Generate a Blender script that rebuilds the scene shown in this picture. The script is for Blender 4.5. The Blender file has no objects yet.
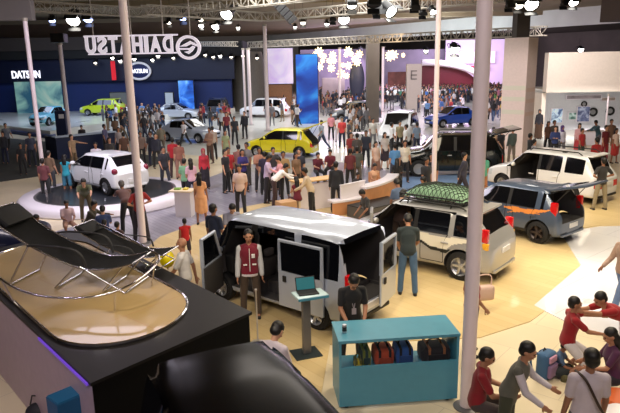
import bpy, bmesh, math, random
from mathutils import Vector, Matrix, Quaternion, noise
from mathutils.bvhtree import BVHTree
random.seed(7)
S = bpy.context.scene
COL = S.collection
rad = math.radians

# ------------------------------------------------------------------ camera
CAM_H = 4.85; FPX = 610.0; PITCH = rad(13.3); ROLL = rad(1.06)
_r0 = Vector((1, 0, 0)); _u0 = Vector((0, math.sin(PITCH), math.cos(PITCH)))
FW = Vector((0, math.cos(PITCH), -math.sin(PITCH)))
RT = math.cos(ROLL)*_r0 - math.sin(ROLL)*_u0
UP = math.sin(ROLL)*_r0 + math.cos(ROLL)*_u0
cam_d = bpy.data.cameras.new('camera'); cam = bpy.data.objects.new('camera', cam_d); COL.objects.link(cam)
cam.matrix_world = Matrix(((RT.x, UP.x, -FW.x, 0), (RT.y, UP.y, -FW.y, 0), (RT.z, UP.z, -FW.z, CAM_H), (0, 0, 0, 1)))
cam_d.sensor_width = 36; cam_d.sensor_fit = 'HORIZONTAL'; cam_d.lens = FPX*36/620; cam_d.clip_end = 400; cam_d.clip_start = 0.1
S.camera = cam
CP = Vector((0, 0, CAM_H))

def ray(px, py): return FW + RT*((px-310)/FPX) - UP*((py-206.5)/FPX)
def at(px, py, z=0.0):          # where a pixel's ray meets the level z
    d = ray(px, py); return CP + d*((z-CAM_H)/d.z)
def dp(px, py, y):              # where a pixel's ray meets the depth y
    d = ray(px, py); return CP + d*(y/d.y)

# ------------------------------------------------------------------ world, lights, exposure
def lin(c):
    return tuple(((v/255)/12.92 if v/255 <= .04045 else ((v/255+.055)/1.055)**2.4) for v in c[:3])
w = bpy.data.worlds.new('hall_air'); S.world = w; w.use_nodes = True
w.node_tree.nodes['Background'].inputs[0].default_value = (*lin((150, 140, 135)), 1)
w.node_tree.nodes['Background'].inputs[1].default_value = 0.13
S.view_settings.view_transform = 'Standard'; S.view_settings.look = 'None'
S.view_settings.gamma = 1; S.view_settings.use_curve_mapping = False
S.view_settings.exposure = 0.0

def area(name, loc, size, power, col, target=None, sy=None):
    l = bpy.data.lights.new(name, 'AREA'); l.energy = power; l.color = lin(col); l.size = size
    if sy: l.shape = 'RECTANGLE'; l.size_y = sy
    o = bpy.data.objects.new(name, l); COL.objects.link(o); o.location = loc
    if target is not None:
        o.rotation_euler = (Vector(target)-Vector(loc)).to_track_quat('-Z', 'Y').to_euler()
    return o
def spot(name, loc, target, power, ang, col, rad_=.15, blend=.6):
    l = bpy.data.lights.new(name, 'SPOT'); l.energy = power; l.color = lin(col); l.spot_size = rad(ang); l.spot_blend = blend
    l.shadow_soft_size = rad_
    o = bpy.data.objects.new(name, l); COL.objects.link(o); o.location = loc
    o.rotation_euler = (Vector(target)-Vector(loc)).to_track_quat('-Z', 'Y').to_euler()
    return o
WARM = (255, 238, 206); COOL = (246, 244, 240); LILA = (225, 205, 255)
area('booth_light_front', (3.5, 11, 7.6), 5, 560, WARM, (4, 13, 0))
area('booth_light_right', (8.5, 16, 7.6), 5, 620, WARM, (8, 16, 0))
area('booth_light_mid', (0, 19, 7.6), 5, 420, (255, 246, 235), (0, 20, 0))
area('booth_light_left', (-7, 20, 7.6), 4, 480, (246, 236, 255), (-7, 22, 0))
area('aisle_light', (1, 33, 8.2), 9, 1150, COOL, (1, 34, 0), 6)
area('stage_light_left', (-17, 50, 8.2), 16, 1350, (205, 222, 255), (-17, 54, 0), 6)
area('stage_light_mid', (0, 50, 8.2), 14, 1500, COOL, (0, 52, 0), 6)
area('hall_light_far', (14, 52, 7.6), 16, 1400, (240, 225, 255), (14, 56, 0), 8)
area('hall_light_back', (8, 86, 7.4), 22, 2600, (235, 215, 255), (3, 82, 0), 6)
area('arch_fill', (23, 85, 6.8), 10, 1900, (245, 225, 255), (25, 93, 3), 4)  # added fill that brightens the pink-white booth wall behind the arch
area('bulkhead_fill', (8, 66, 6.6), 14, 2300, (230, 240, 245), (12, 84, 9), 1)  # added fill aimed up to brighten the bulkhead, no fixture there
area('ceiling_bounce_fill', (10, 44, 7.0), 10, 700, (255, 226, 190), (9, 50, 9.6), 6)  # added warm fill standing in for booth light bounced onto the ceiling
area('showroom_light', (17, 35.6, 2.6), 4, 110, (255, 250, 245), (17, 36.5, 0), 1.5)
area('front_fill', (1, -1.5, 9.3), 6, 480, (255, 240, 235), (0, 14, 1.5), 2)  # added fill behind the camera, lights the near sides of posts and people
area('front_fill_left', (-5, 1.5, 9.3), 3, 330, (255, 244, 246), (-5.5, 16, 2))  # added fill from the left front, brightens the white post
spot('spot_van', (-4.5, 5.5, 7.6), (0, 10.5, 0), 900, 45, WARM)
spot('spot_suv', (0.5, 8, 7.6), (3, 13.5, 0.5), 800, 45, WARM)
spot('spot_hatch', (6, 10.5, 7.6), (6.5, 16, 0), 900, 50, WARM)
spot('spot_white_floor', (7.5, 9.5, 7.6), (6.6, 12.2, 0), 1300, 30, (255, 252, 250))
spot('spot_mpv', (9, 16, 7.6), (8, 21, 0), 700, 45, WARM)
spot('spot_turntable', (-9.5, 15, 7.6), (-7.4, 22, 0.5), 1500, 42, (250, 244, 255))
spot('spot_showroom_wall', (13.0, 31, 7.2), (17, 38, 4), 3000, 85, (255, 246, 244))
spot('spot_pillar', (9, 23, 7.2), (10, 29, 3), 1100, 50, (255, 238, 232))
spot('spot_platform', (-3, 3.5, 7.5), (-2.8, 8.2, 1.5), 300, 55, (255, 240, 215))
spot('spot_kids', (4.5, 5.5, 7.6), (4.8, 9.5, 0), 420, 60, WARM)
spot('spot_lilac', (-7.5, 5.5, 7.0), (-4.5, 7.5, 0), 160, 60, LILA)

# ------------------------------------------------------------------ materials
_M = {}
def mat(name, col=(128, 128, 128), rough=.6, metal=0, coat=0, emit=0, spec=.5, var=0, vscale=8, bump=0, sheen=0):
    if name in _M: return _M[name]
    m = bpy.data.materials.new(name); m.use_nodes = True; nt = m.node_tree; b = nt.nodes['Principled BSDF']
    c = (*lin(col), 1)
    b.inputs['Base Color'].default_value = c; b.inputs['Roughness'].default_value = rough
    b.inputs['Metallic'].default_value = metal; b.inputs['Coat Weight'].default_value = coat
    b.inputs['Coat Roughness'].default_value = .04
    b.inputs['Specular IOR Level'].default_value = spec
    if sheen: b.inputs['Sheen Weight'].default_value = sheen
    if emit: b.inputs['Emission Color'].default_value = c; b.inputs['Emission Strength'].default_value = emit
    tc = nt.nodes.new('ShaderNodeTexCoord'); nz = nt.nodes.new('ShaderNodeTexNoise'); nz.inputs['Scale'].default_value = vscale
    nz.inputs['Detail'].default_value = 3
    nt.links.new(tc.outputs['Object'], nz.inputs['Vector'])
    if var:
        r = nt.nodes.new('ShaderNodeMapRange'); r.inputs[1].default_value = .3; r.inputs[2].default_value = .7
        r.inputs[3].default_value = 1-var; r.inputs[4].default_value = 1+var
        mx = nt.nodes.new('ShaderNodeMix'); mx.data_type = 'RGBA'; mx.blend_type = 'MULTIPLY'; mx.inputs[0].default_value = 1
        mx.inputs[6].default_value = c
        nt.links.new(nz.outputs['Fac'], r.inputs[0]); nt.links.new(r.outputs[0], mx.inputs[7]); nt.links.new(mx.outputs[2], b.inputs['Base Color'])
    if bump:
        bp = nt.nodes.new('ShaderNodeBump'); bp.inputs['Strength'].default_value = bump; bp.inputs['Distance'].default_value = .02
        nt.links.new(nz.outputs['Fac'], bp.inputs['Height']); nt.links.new(bp.outputs['Normal'], b.inputs['Normal'])
    _M[name] = m; return m

def floor_mat(name, c1, c2, scale_x, scale_y, rot, rough=.35, mortar=None, coat=0, nscale=.6, msize=.012):
    m = bpy.data.materials.new(name); m.use_nodes = True; nt = m.node_tree; b = nt.nodes['Principled BSDF']
    tc = nt.nodes.new('ShaderNodeTexCoord'); mp = nt.nodes.new('ShaderNodeMapping'); mp.inputs['Rotation'].default_value = (0, 0, rad(rot))
    nt.links.new(tc.outputs['Object'], mp.inputs[0])
    br = nt.nodes.new('ShaderNodeTexBrick'); br.inputs['Scale'].default_value = 1
    br.inputs['Brick Width'].default_value = scale_x; br.inputs['Row Height'].default_value = scale_y
    br.inputs['Mortar Size'].default_value = msize; br.inputs['Color1'].default_value = (*lin(c1), 1); br.inputs['Color2'].default_value = (*lin(c2), 1)
    br.inputs['Mortar'].default_value = (*lin(mortar or [int(v*.8) for v in c1]), 1)
    nt.links.new(mp.outputs[0], br.inputs['Vector'])
    nz = nt.nodes.new('ShaderNodeTexNoise'); nz.inputs['Scale'].default_value = nscale; nz.inputs['Detail'].default_value = 5
    nt.links.new(mp.outputs[0], nz.inputs['Vector'])
    r = nt.nodes.new('ShaderNodeMapRange'); r.inputs[3].default_value = .82; r.inputs[4].default_value = 1.15
    nt.links.new(nz.outputs['Fac'], r.inputs[0])
    mx = nt.nodes.new('ShaderNodeMix'); mx.data_type = 'RGBA'; mx.blend_type = 'MULTIPLY'; mx.inputs[0].default_value = 1
    nt.links.new(br.outputs['Color'], mx.inputs[6]); nt.links.new(r.outputs[0], mx.inputs[7]); nt.links.new(mx.outputs[2], b.inputs['Base Color'])
    r2 = nt.nodes.new('ShaderNodeMapRange'); r2.inputs[3].default_value = rough*.75; r2.inputs[4].default_value = rough*1.25
    nt.links.new(nz.outputs['Fac'], r2.inputs[0]); nt.links.new(r2.outputs[0], b.inputs['Roughness'])
    b.inputs['Coat Weight'].default_value = coat
    return m

def screen_mat(name, c1, c2, c3, scale, emit):
    m = bpy.data.materials.new(name); m.use_nodes = True; nt = m.node_tree; b = nt.nodes['Principled BSDF']
    tc = nt.nodes.new('ShaderNodeTexCoord'); nz = nt.nodes.new('ShaderNodeTexNoise'); nz.inputs['Scale'].default_value = scale
    nz.inputs['Detail'].default_value = 4; nz.inputs['Distortion'].default_value = .8
    nt.links.new(tc.outputs['Object'], nz.inputs['Vector'])
    cr = nt.nodes.new('ShaderNodeValToRGB'); e = cr.color_ramp.elements
    e[0].position = .35; e[0].color = (*lin(c1), 1); e[1].position = .68; e[1].color = (*lin(c3), 1)
    k = e.new(.5); k.color = (*lin(c2), 1)
    nt.links.new(nz.outputs['Fac'], cr.inputs[0]); nt.links.new(cr.outputs[0], b.inputs['Base Color'])
    nt.links.new(cr.outputs[0], b.inputs['Emission Color']); b.inputs['Emission Strength'].default_value = emit
    b.inputs['Roughness'].default_value = .4
    return m

# ------------------------------------------------------------------ object helpers
def tag(o, label=None, cat=None, group=None, kind=None):
    if label: o['label'] = label
    if cat: o['category'] = cat
    if group: o['group'] = group
    if kind: o['kind'] = kind
    return o
def link(name, me, parent=None, m=None):
    o = bpy.data.objects.new(name, me); COL.objects.link(o)
    if parent is not None: o.parent = parent
    if m is not None:
        if me.materials: me.materials[0] = m
        else: me.materials.append(m)
    return o
def empty(name, loc=(0, 0, 0), rz=0, label=None, cat=None, group=None, s=1):
    o = bpy.data.objects.new(name, None); COL.objects.link(o); o.location = loc; o.rotation_euler = (0, 0, rz)
    o.empty_display_size = .1; o.scale = (s, s, s)
    return tag(o, label, cat, group)
def mesh(name, bm, m=None, parent=None, smooth=None, loc=None):
    bmesh.ops.recalc_face_normals(bm, faces=bm.faces[:])
    me = bpy.data.meshes.new(name); bm.to_mesh(me); bm.free()
    if smooth is not None:
        for p in me.polygons: p.use_smooth = True
        if smooth < 180:
            try: me.set_sharp_from_angle(angle=rad(smooth))
            except Exception: pass
    o = link(name, me, parent, m)
    if loc is not None: o.location = loc
    return o
def BM(): return bmesh.new()
def box(bm, x0, x1, y0, y1, z0, z1, M=None, bev=0):
    r = bmesh.ops.create_cube(bm, size=1)['verts']
    T = Matrix.Translation(((x0+x1)/2, (y0+y1)/2, (z0+z1)/2)) @ Matrix.Diagonal((abs(x1-x0), abs(y1-y0), abs(z1-z0), 1))
    bmesh.ops.transform(bm, matrix=T, verts=r)
    if bev:
        es = list({e for v in r for e in v.link_edges})
        g = bmesh.ops.bevel(bm, geom=es, offset=bev, segments=2, affect='EDGES', profile=.6)
        r = list({v for f in g['faces'] for v in f.verts} | {v for v in r if v.is_valid})
    if M is not None: bmesh.ops.transform(bm, matrix=M, verts=r)
    return r
def tube(bm, pts, r, seg=8, closed=False):
    pts = [Vector(p) for p in pts]; n = len(pts); rings = []
    prev = None
    for i, p in enumerate(pts):
        if closed: t = (pts[(i+1) % n]-pts[i-1])
        else: t = (pts[min(i+1, n-1)]-pts[max(i-1, 0)])
        t.normalize()
        a = prev if prev is not None else (Vector((0, 0, 1)) if abs(t.z) < .9 else Vector((1, 0, 0)))
        a = (a - t*a.dot(t)).normalized(); b_ = t.cross(a); prev = a
        rr = r[i] if isinstance(r, (list, tuple)) else r
        rings.append([bm.verts.new(p + (a*math.cos(2*math.pi*k/seg)+b_*math.sin(2*math.pi*k/seg))*rr) for k in range(seg)])
    for i in range(n if closed else n-1):
        A = rings[i]; B = rings[(i+1) % n]
        for k in range(seg): bm.faces.new((A[k], A[(k+1) % seg], B[(k+1) % seg], B[k]))
    if not closed:
        bm.faces.new(rings[0][::-1]); bm.faces.new(rings[-1])
def lathe(bm, prof, seg=24, M=None):
    rings = []; vs = []
    for (r, z) in prof:
        if r < 1e-5: ring = [bm.verts.new((0, 0, z))]
        else: ring = [bm.verts.new((r*math.cos(2*math.pi*k/seg), r*math.sin(2*math.pi*k/seg), z)) for k in range(seg)]
        rings.append(ring); vs += ring
    for A, B in zip(rings, rings[1:]):
        for k in range(seg):
            a, b_ = A[k % len(A)], A[(k+1) % len(A)]; c, d = B[(k+1) % len(B)], B[k % len(B)]
            q = []
            for v in (a, b_, c, d):
                if v not in q: q.append(v)
            if len(q) > 2: bm.faces.new(q)
    if M is not None: bmesh.ops.transform(bm, matrix=M, verts=vs)
    return vs
def prism(bm, poly, z0, z1, M=None):
    a = [bm.verts.new((p[0], p[1], z0)) for p in poly]; b_ = [bm.verts.new((p[0], p[1], z1)) for p in poly]
    n = len(poly); bm.faces.new(a[::-1]); bm.faces.new(b_)
    for i in range(n): bm.faces.new((a[i], a[(i+1) % n], b_[(i+1) % n], b_[i]))
    if M is not None: bmesh.ops.transform(bm, matrix=M, verts=a+b_)
def ellipsoid(bm, c, r, M=None, u=16, v=10):
    vs = bmesh.ops.create_uvsphere(bm, u_segments=u, v_segments=v, radius=1)['verts']
    T = Matrix.Translation(c) @ (M if M is not None else Matrix()) @ Matrix.Diagonal((*r, 1))
    bmesh.ops.transform(bm, matrix=T, verts=vs)
def evald(o):
    dg = bpy.context.evaluated_depsgraph_get(); dg.update()
    return bpy.data.meshes.new_from_object(o.evaluated_get(dg))
def struct(name, bm, m, smooth=None):
    o = mesh(name, bm, m, None, smooth); o['kind'] = 'structure'; return o
def bez(p, n=12):       # catmull-rom through points
    out = []
    P = [Vector(q) for q in p]
    for i in range(len(P)-1):
        a = P[max(i-1, 0)]; b_ = P[i]; c = P[i+1]; d = P[min(i+2, len(P)-1)]
        for k in range(n):
            t = k/n
            out.append(.5*((2*b_)+(c-a)*t+(2*a-5*b_+4*c-d)*t*t+(3*b_-a-3*c+d)*t**3))
    out.append(P[-1]); return out
def copy_tree(o, parent=None):
    c = o.copy(); COL.objects.link(c)
    if parent is not None: c.parent = parent
    for ch in list(o.children): copy_tree(ch, c)
    return c
def dist(p): return (Vector(p)-CP).length
# ================================================================== the setting
def floor_patch(name, pix, level, m, world=False):
    bm = BM(); pts = [p if world else tuple(at(*p)[:2]) for p in pix]
    prism(bm, pts, -.02, .005*level)
    return struct(name, bm, m)
M_cream = floor_mat('cream_vinyl', (218, 204, 174), (224, 210, 180), 1.2, 1.2, 40, .38, coat=.1, mortar=(196, 182, 160), msize=.006)
M_wood = floor_mat('pale_yellow_plank', (206, 182, 132), (214, 191, 143), 1.6, .22, 50, .42, coat=.08, mortar=(200, 174, 126), msize=.008)
M_lilac = floor_mat('grey_lilac_plank', (140, 138, 152), (160, 157, 170), 1.1, .16, 52, .3, mortar=(118, 116, 132), coat=.3, msize=.01)
M_dark = floor_mat('charcoal_carpet', (52, 54, 54), (58, 60, 58), 1, 1, 40, .85, mortar=(50, 51, 52))
M_glossy = floor_mat('glossy_white_acrylic', (232, 232, 240), (236, 236, 242), 1.2, 2.4, 50, .12, coat=.6, mortar=(205, 205, 215), msize=.008)
M_blue = mat('pale_blue_carpet', (120, 150, 195), .9, var=.06)
M_stage = floor_mat('white_stage_vinyl', (214, 214, 206), (222, 222, 214), 2, 2, 20, .3, coat=.3, mortar=(200, 200, 195))
bm = BM(); prism(bm, [(-48, -1), (52, -1), (52, 150), (-48, 150)], -.2, 0); struct('floor', bm, M_cream)
floor_patch('floor_stage', [(150, 152), (0, 118), (-20, 100), (640, 100), (700, 135), (540, 150), (470, 160), (420, 172), (370, 172), (300, 165), (232, 158)], 1, M_stage)
floor_patch('floor_carpet', [(-70, 131), (60, 143), (118, 150), (152, 156), (178, 160), (150, 166), (70, 172), (0, 182), (-70, 196)], 2, M_dark)
floor_patch('floor_aisle', [(-60, 330), (-60, 262), (40, 236), (90, 222), (160, 184), (200, 181), (240, 166), (300, 158), (345, 163), (430, 178), (500, 176), (500, 186), (430, 190), (385, 196), (330, 200), (245, 208), (165, 238), (120, 270), (20, 330)], 2, M_lilac)
floor_patch('floor_wood', [(160, 237), (245, 207), (335, 190), (430, 188), (500, 185), (640, 182), (700, 230), (600, 226), (560, 232), (581, 268), (560, 300), (530, 322), (480, 338), (330, 345), (318, 413), (240, 440), (170, 330), (120, 272)], 3, M_wood)
floor_patch('floor_gloss', [(600, 227), (640, 226), (760, 330), (640, 340), (585, 332), (534, 306), (560, 284), (581, 266), (561, 233)], 4, M_glossy)
floor_patch('floor_carpet_strip', [(400, 178), (500, 172), (520, 180), (520, 186), (430, 188), (398, 194)], 5, M_blue)
floor_patch('floor_lilac', [(-1.2, 3.0), (-1.9, 5.2), (-7.5, 9.6), (-9, 7), (-5, 2)], 4, floor_mat('pale_lilac_tile', (176, 160, 172), (182, 166, 178), .8, .8, 30, .35, mortar=(160, 146, 158)), world=True)

M_ceil = mat('brown_ceiling', (132, 118, 94), .9, var=.08, vscale=.3)
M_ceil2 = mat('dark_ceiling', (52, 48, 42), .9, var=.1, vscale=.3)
def cbox(name, x0, x1, y0, y1, z0, z1, m): bm = BM(); box(bm, x0, x1, y0, y1, z0, z1); return struct(name, bm, m)
E1 = (0, 104); E2 = (34, 52)      # skewed rear edge of the main hall
bm = BM(); prism(bm, [(-48, -1), (48, -1), (48, 52), E2, E1, (-10, 112), (-48, 112)], 9.6, 9.9); struct('ceiling', bm, M_ceil)
# lit bulkhead along the rear edge of the hall, and the lower dark ceiling over it
d = Vector((E2[0]-E1[0], E2[1]-E1[1])).normalized(); nrm = Vector((-d.y, d.x))
def strip(name, a, b_, off0, off1, z0, z1, m):
    p = Vector(E1); bm = BM()
    q = [p+d*a+nrm*off0, p+d*b_+nrm*off0, p+d*b_+nrm*off1, p+d*a+nrm*off1]
    prism(bm, [tuple(v) for v in q], z0, z1); return struct(name, bm, m)
LEN = (Vector(E2)-Vector(E1)).length
strip('trim_1', -12, LEN+20, -.3, .1, 7.9, 9.6, mat('grey_bulkhead', (205, 208, 206), .7, var=.1, vscale=.4))
strip('wall_back', -50, LEN+40, 30, 30.5, 0, 9.6, mat('dark_brown_wall', (84, 76, 72), .8, var=.2, vscale=.3))  # dark brown rear wall, tone mottled at random
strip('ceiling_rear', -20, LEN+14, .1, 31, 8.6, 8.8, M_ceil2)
cbox('wall_left', -48.4, -48, -1, 150, 0, 9.9, mat('dark_wall', (44, 44, 52), .9))
cbox('wall_right', 48, 48.4, -1, 150, 0, 9.9, mat('grey_wall', (120, 112, 104), .9))
# ceiling beams crossing the hall
for i, (y, zz) in enumerate(((30, 9.2), (48, 9.2), (66, 9.2))):
    cbox('ceiling_beam', -48, 48, y, y+.8, zz, 9.6, M_ceil)
cbox('ceiling_soffit', 24, 48, 40, 52, 7.6, 9.6, mat('umber_soffit', (70, 58, 48), .9))

# blue exhibition wall on the left, its dark valance and its screens
M_navy = mat('royal_blue_wall', (18, 40, 98), .55, var=.12, vscale=.5)
cbox('wall_blue', -46, -7.6, 62, 62.6, 0, 5.2, M_navy)
cbox('trim_2', -46, -7.2, 61.4, 62, 3.4, 5.6, mat('navy_fascia', (11, 20, 50), .45, var=.1))
cbox('trim_3', -46, -6.2, 60.8, 67, 5.6, 7.0, mat('black_valance', (16, 16, 18), .8))
cbox('trim_4', -46, -20, 60.6, 60.8, 6.4, 7.6, mat('umber_panel', (58, 50, 46), .9))
# low white stage steps in front of the blue wall
bm = BM(); prism(bm, [tuple(at(*p, .5)[:2]) for p in ((-60, 118), (50, 131), (150, 116), (235, 108), (235, 104), (-60, 104))], 0, .5); struct('floor_podium', bm, M_stage)
bm = BM(); prism(bm, [tuple(at(*p, .25)[:2]) for p in ((8, 130), (55, 136), (56, 133), (8, 126))], 0, .25); struct('floor_step', bm, mat('blue_step', (40, 62, 120), .5))
def sheet(name, x0, x1, z0, z1, y, m, t=.06, label=None, cat=None, kind=None):
    bm = BM(); box(bm, x0, x1, y-t, y, z0, z1); o = mesh(name, bm, m)
    return tag(o, label, cat, None, kind)
def psheet(name, px0, py0, px1, py1, y, m, **k):
    a = dp(px0, py0, y); b_ = dp(px1, py1, y)
    return sheet(name, a.x, b_.x, b_.z, a.z, y, m, **k)
scr = psheet('display_screen', 14, 82, 66, 128, 60.4, screen_mat('resort_film', (40, 80, 100), (120, 160, 150), (180, 185, 165), .35, .55), label='large lit screen with a pale green coastal scene on the blue wall', cat='screen')
def led(px0, py0, px1, py1, y, m, label, cat='screen', t=.3, name='display_screen', gm=None):
    a = dp(px0, py0, y); b_ = dp(px1, py1, y)
    bm = BM(); box(bm, a.x, b_.x, y-t, y, b_.z, a.z); o = mesh(name, bm, gm or mat('black_metal', (20, 20, 22), .4)); tag(o, label, cat)
    bm = BM(); box(bm, a.x+.06, b_.x-.06, y-t-.03, y-t-.005, b_.z+.06, a.z-.06); mesh('screen_panel', bm, m, o)
    return o
led(295, 54, 319, 124, 50, screen_mat('blue_film', (6, 40, 130), (16, 80, 180), (50, 150, 225), .45, .45), 'tall deep blue lit screen standing behind the yellow hatchback')
led(178, 80, 196, 112, 61, screen_mat('blue_film_two', (10, 40, 120), (40, 100, 190), (110, 170, 230), .8, .8), 'narrow bright blue upright screen on the navy wall by the silver cars')
led(110, 92, 135, 116, 60.9, mat('grey_board', (110, 112, 108), .6), 'small grey display board behind the white tapered pole', 'board')
led(165, 92, 175, 108, 60.7, mat('pale_board', (190, 200, 205), .6), 'narrow pale framed board on the navy wall', 'board')
led(267, 48, 294, 84, 66, screen_mat('lilac_film', (190, 165, 215), (205, 195, 225), (235, 215, 240), .3, .55), 'pale lilac lit screen high behind the grey rounded tower')
led(268, 84, 293, 112, 66.2, mat('tan_board', (150, 105, 70), .6, var=.15), 'tan and red panel under the pale lilac screen', 'panel')
tag(psheet('banner', 110.5, 61, 116.5, 80, 60.6, mat('red_banner', (225, 25, 40), .6, emit=.35)), 'narrow bright red vertical banner on the navy wall', 'banner')
# showroom on the right: beige fascia over a lit recess with picture wall
M_beige = mat('warm_beige_board', (226, 212, 198), .7, var=.03)
a = dp(545, 53, 38)
cbox('wall_fascia', a.x, 34, 37.4, 38, dp(545, 92, 38).z, 5.15, M_beige)
cbox('ceiling_showroom', a.x, 34, 38, 41, 2.75, 2.95, mat('white_board', (230, 228, 224), .6))
cbox('wall_showroom_back', a.x, 34, 41, 41.3, 0, 3, mat('pale_grey_board', (206, 208, 214), .6, var=.04))
cbox('wall_showroom_side', a.x, a.x+.25, 38, 41, 0, 2.9, M_beige)
cbox('trim_5', a.x, 34, 37.4, 41, 0, .12, mat('white_board'))
# grey concrete column, dark column and beige showroom posts
def column(x0, x1, y0, y1, z, m, i): return cbox('column_%d' % i, x0, x1, y0, y1, 0, z, m)
p = dp(367, 128, 49.5); q = dp(379, 128, 49.5)
column(p.x, q.x, 49.5, 50.7, 6.6, mat('grey_concrete', (98, 92, 88), .8, var=.08, vscale=1), 1)
p = dp(517, 28, 34); q = dp(530, 28, 34)
column(p.x, q.x, 34, 34.8, 9.6, mat('dark_column', (78, 72, 68), .8), 2)
# white clad pillar in front of it
c = at(520, 156); bm = BM(); hw_ = .62; box(bm, -hw_, hw_, -hw_, hw_, 0, 5.85, bev=.02); o = mesh('clad_pillar', bm, mat('off_white_laminate', (232, 214, 210), .45, var=.04), None, None, (c.x, c.y+.8, 0)); o.rotation_euler = (0, 0, rad(-41)); tag(o, 'tall off-white square pillar standing behind the white people carrier', 'pillar')
for k, z in enumerate((2.1, 2.75, 3.3)):
    bm = BM(); box(bm, -hw_+.05, hw_-.02, -hw_-.006, -hw_-.001, z, z+.22); mesh('stripe', bm, mat('pale_green_film', (222, 218, 204), .4), o)
    bm = BM(); box(bm, hw_+.001, hw_+.006, -hw_+.05, hw_-.05, z-.1, z+.1); mesh('stripe', bm, mat('pale_peach_film', (228, 202, 190), .4), o)
a = dp(-14, -6, 27); b_ = dp(32, 20, 27); bm = BM(); box(bm, a.x, b_.x, 27, 27.4, b_.z, a.z, bev=.02); hp_ = mesh('hanging_panel', bm, mat('mid_grey_panel', (140, 136, 138), .6)); tag(hp_, 'grey rectangular panel hanging at the top left corner', 'panel'); bm = BM(); tube(bm, [((a.x+b_.x)/2, 27.2, a.z), ((a.x+b_.x)/2, 27.2, 9.6)], .03, 6); mesh('hanger', bm, mat('black_metal', (20, 20, 22), .4), hp_)
# rounded grey tower by the blue wall
bm = BM(); c = dp(248, 112, 63)
lathe(bm, [(1.75, 0), (1.75, 3), (1.7, 5.0), (1.45, 6.0), (0, 6.05)], 40, Matrix.Translation((c.x, 65, 0)))
tag(mesh('rounded_tower', bm, mat('olive_grey_panel', (96, 92, 86), .6, var=.1), None, 40), 'rounded olive-grey tower at the right end of the blue wall', 'tower')

# ------------------------------------------------------------------ far booths
def farbox(name, px0, py0, px1, py1, y, depth, m, label, cat):
    a = dp(px0, py0, y); b_ = dp(px1, py1, y); bm = BM(); box(bm, a.x, b_.x, y, y+depth, max(0, b_.z), a.z, bev=.05)
    return tag(mesh(name, bm, m), label, cat)
M_lil = mat('lilac_white_panel', (214, 196, 226), .6, var=.08, vscale=.3)
farbox('booth_wall', 300, 50, 366, 112, 90, .5, mat('mauve_panel', (150, 134, 165), .6, var=.2, vscale=.4), 'mauve rear booth wall behind the blue lit screen', 'booth wall')
farbox('booth_wall', 384, 50, 452, 104, 96, .5, mat('violet_panel', (150, 138, 162), .6, var=.2, vscale=.4), 'violet rear booth wall right of the concrete column', 'booth wall')
b = farbox('booth_partition', 388, 72, 407, 98, 90, .3, mat('brown_panel', (120, 66, 60), .6, var=.4, vscale=1.2), 'red-brown patterned panel beside the grey letter panel', 'panel')
pn = farbox('booth_partition', 407, 64, 421, 112, 62, .6, mat('stone_panel', (176, 168, 156), .6, var=.05), 'tall stone-grey panel with a small square mark near its top', 'panel')
a_ = dp(411, 71, 61.9); b_ = dp(417, 79, 61.9)
bm = BM()
box(bm, a_.x, a_.x+.12, 61.93, 61.99, b_.z, a_.z); 
for f in (0, .5, 1): zc = b_.z+(a_.z-b_.z)*f; box(bm, a_.x, b_.x, 61.93, 61.99, zc-.06, zc+.06)
mesh('letter_mark', bm, mat('grey_mark', (110, 106, 100), .5), pn)
# red booth under a white arch
bm = BM(); a0 = dp(420, 106, 88); 
for k in range(1):
    pts = [(0, 0)]; L_ = dp(478, 100, 88).x-a0.x; Hh = dp(420, 64, 88).z
    pts = [(0, 0), (L_, 0)]+[(L_*math.cos(t*math.pi/2/12), .4+(Hh-.4)*math.sin(t*math.pi/2/12)**.8) for t in range(1, 13)]
    prism(bm, pts, 0, 1.2, Matrix.Translation((a0.x, 89.2, 0)) @ Matrix.Rotation(rad(90), 4, 'X'))
tag(mesh('red_booth', bm, mat('dark_red_panel', (92, 22, 34), .5, var=.15)), 'dark red curved booth wall beneath the white arch', 'booth wall')
bm = BM(); arch = []
for t in range(21):
    s = t/20*math.pi/2; arch.append((a0.x+L_*1.12*math.cos(s), 87.5, .3+(Hh-.1)*math.sin(s)**.8))
tube(bm, arch, .45, 8); tag(mesh('white_arch', bm, mat('gloss_white', (236, 230, 240), .3), None, 60), 'white curved arch sweeping over the dark red booth', 'arch')
farbox('booth_wall', 446, 40, 508, 84, 94, .5, M_lil, 'pale pink-white booth wall right of the white arch', 'booth wall')
farbox('booth_sign_band', 446, 52, 495, 63, 93.3, .4, mat('pink_white_lit', (236, 215, 238), .5, emit=.5), 'pale lit band across the pink-white booth wall', 'sign')
farbox('red_sign', 470, 66, 490, 69, 93.1, .2, mat('red_lit', (200, 40, 70), .5, emit=.4), 'small red sign strip under the pale lit band', 'sign')
farbox('booth_ramp', 322, 78, 345, 116, 70, .6, mat('pink_grey_panel', (176, 150, 160), .6, var=.15, vscale=.8), 'pink-grey booth panel right of the blue screen', 'panel')
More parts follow.
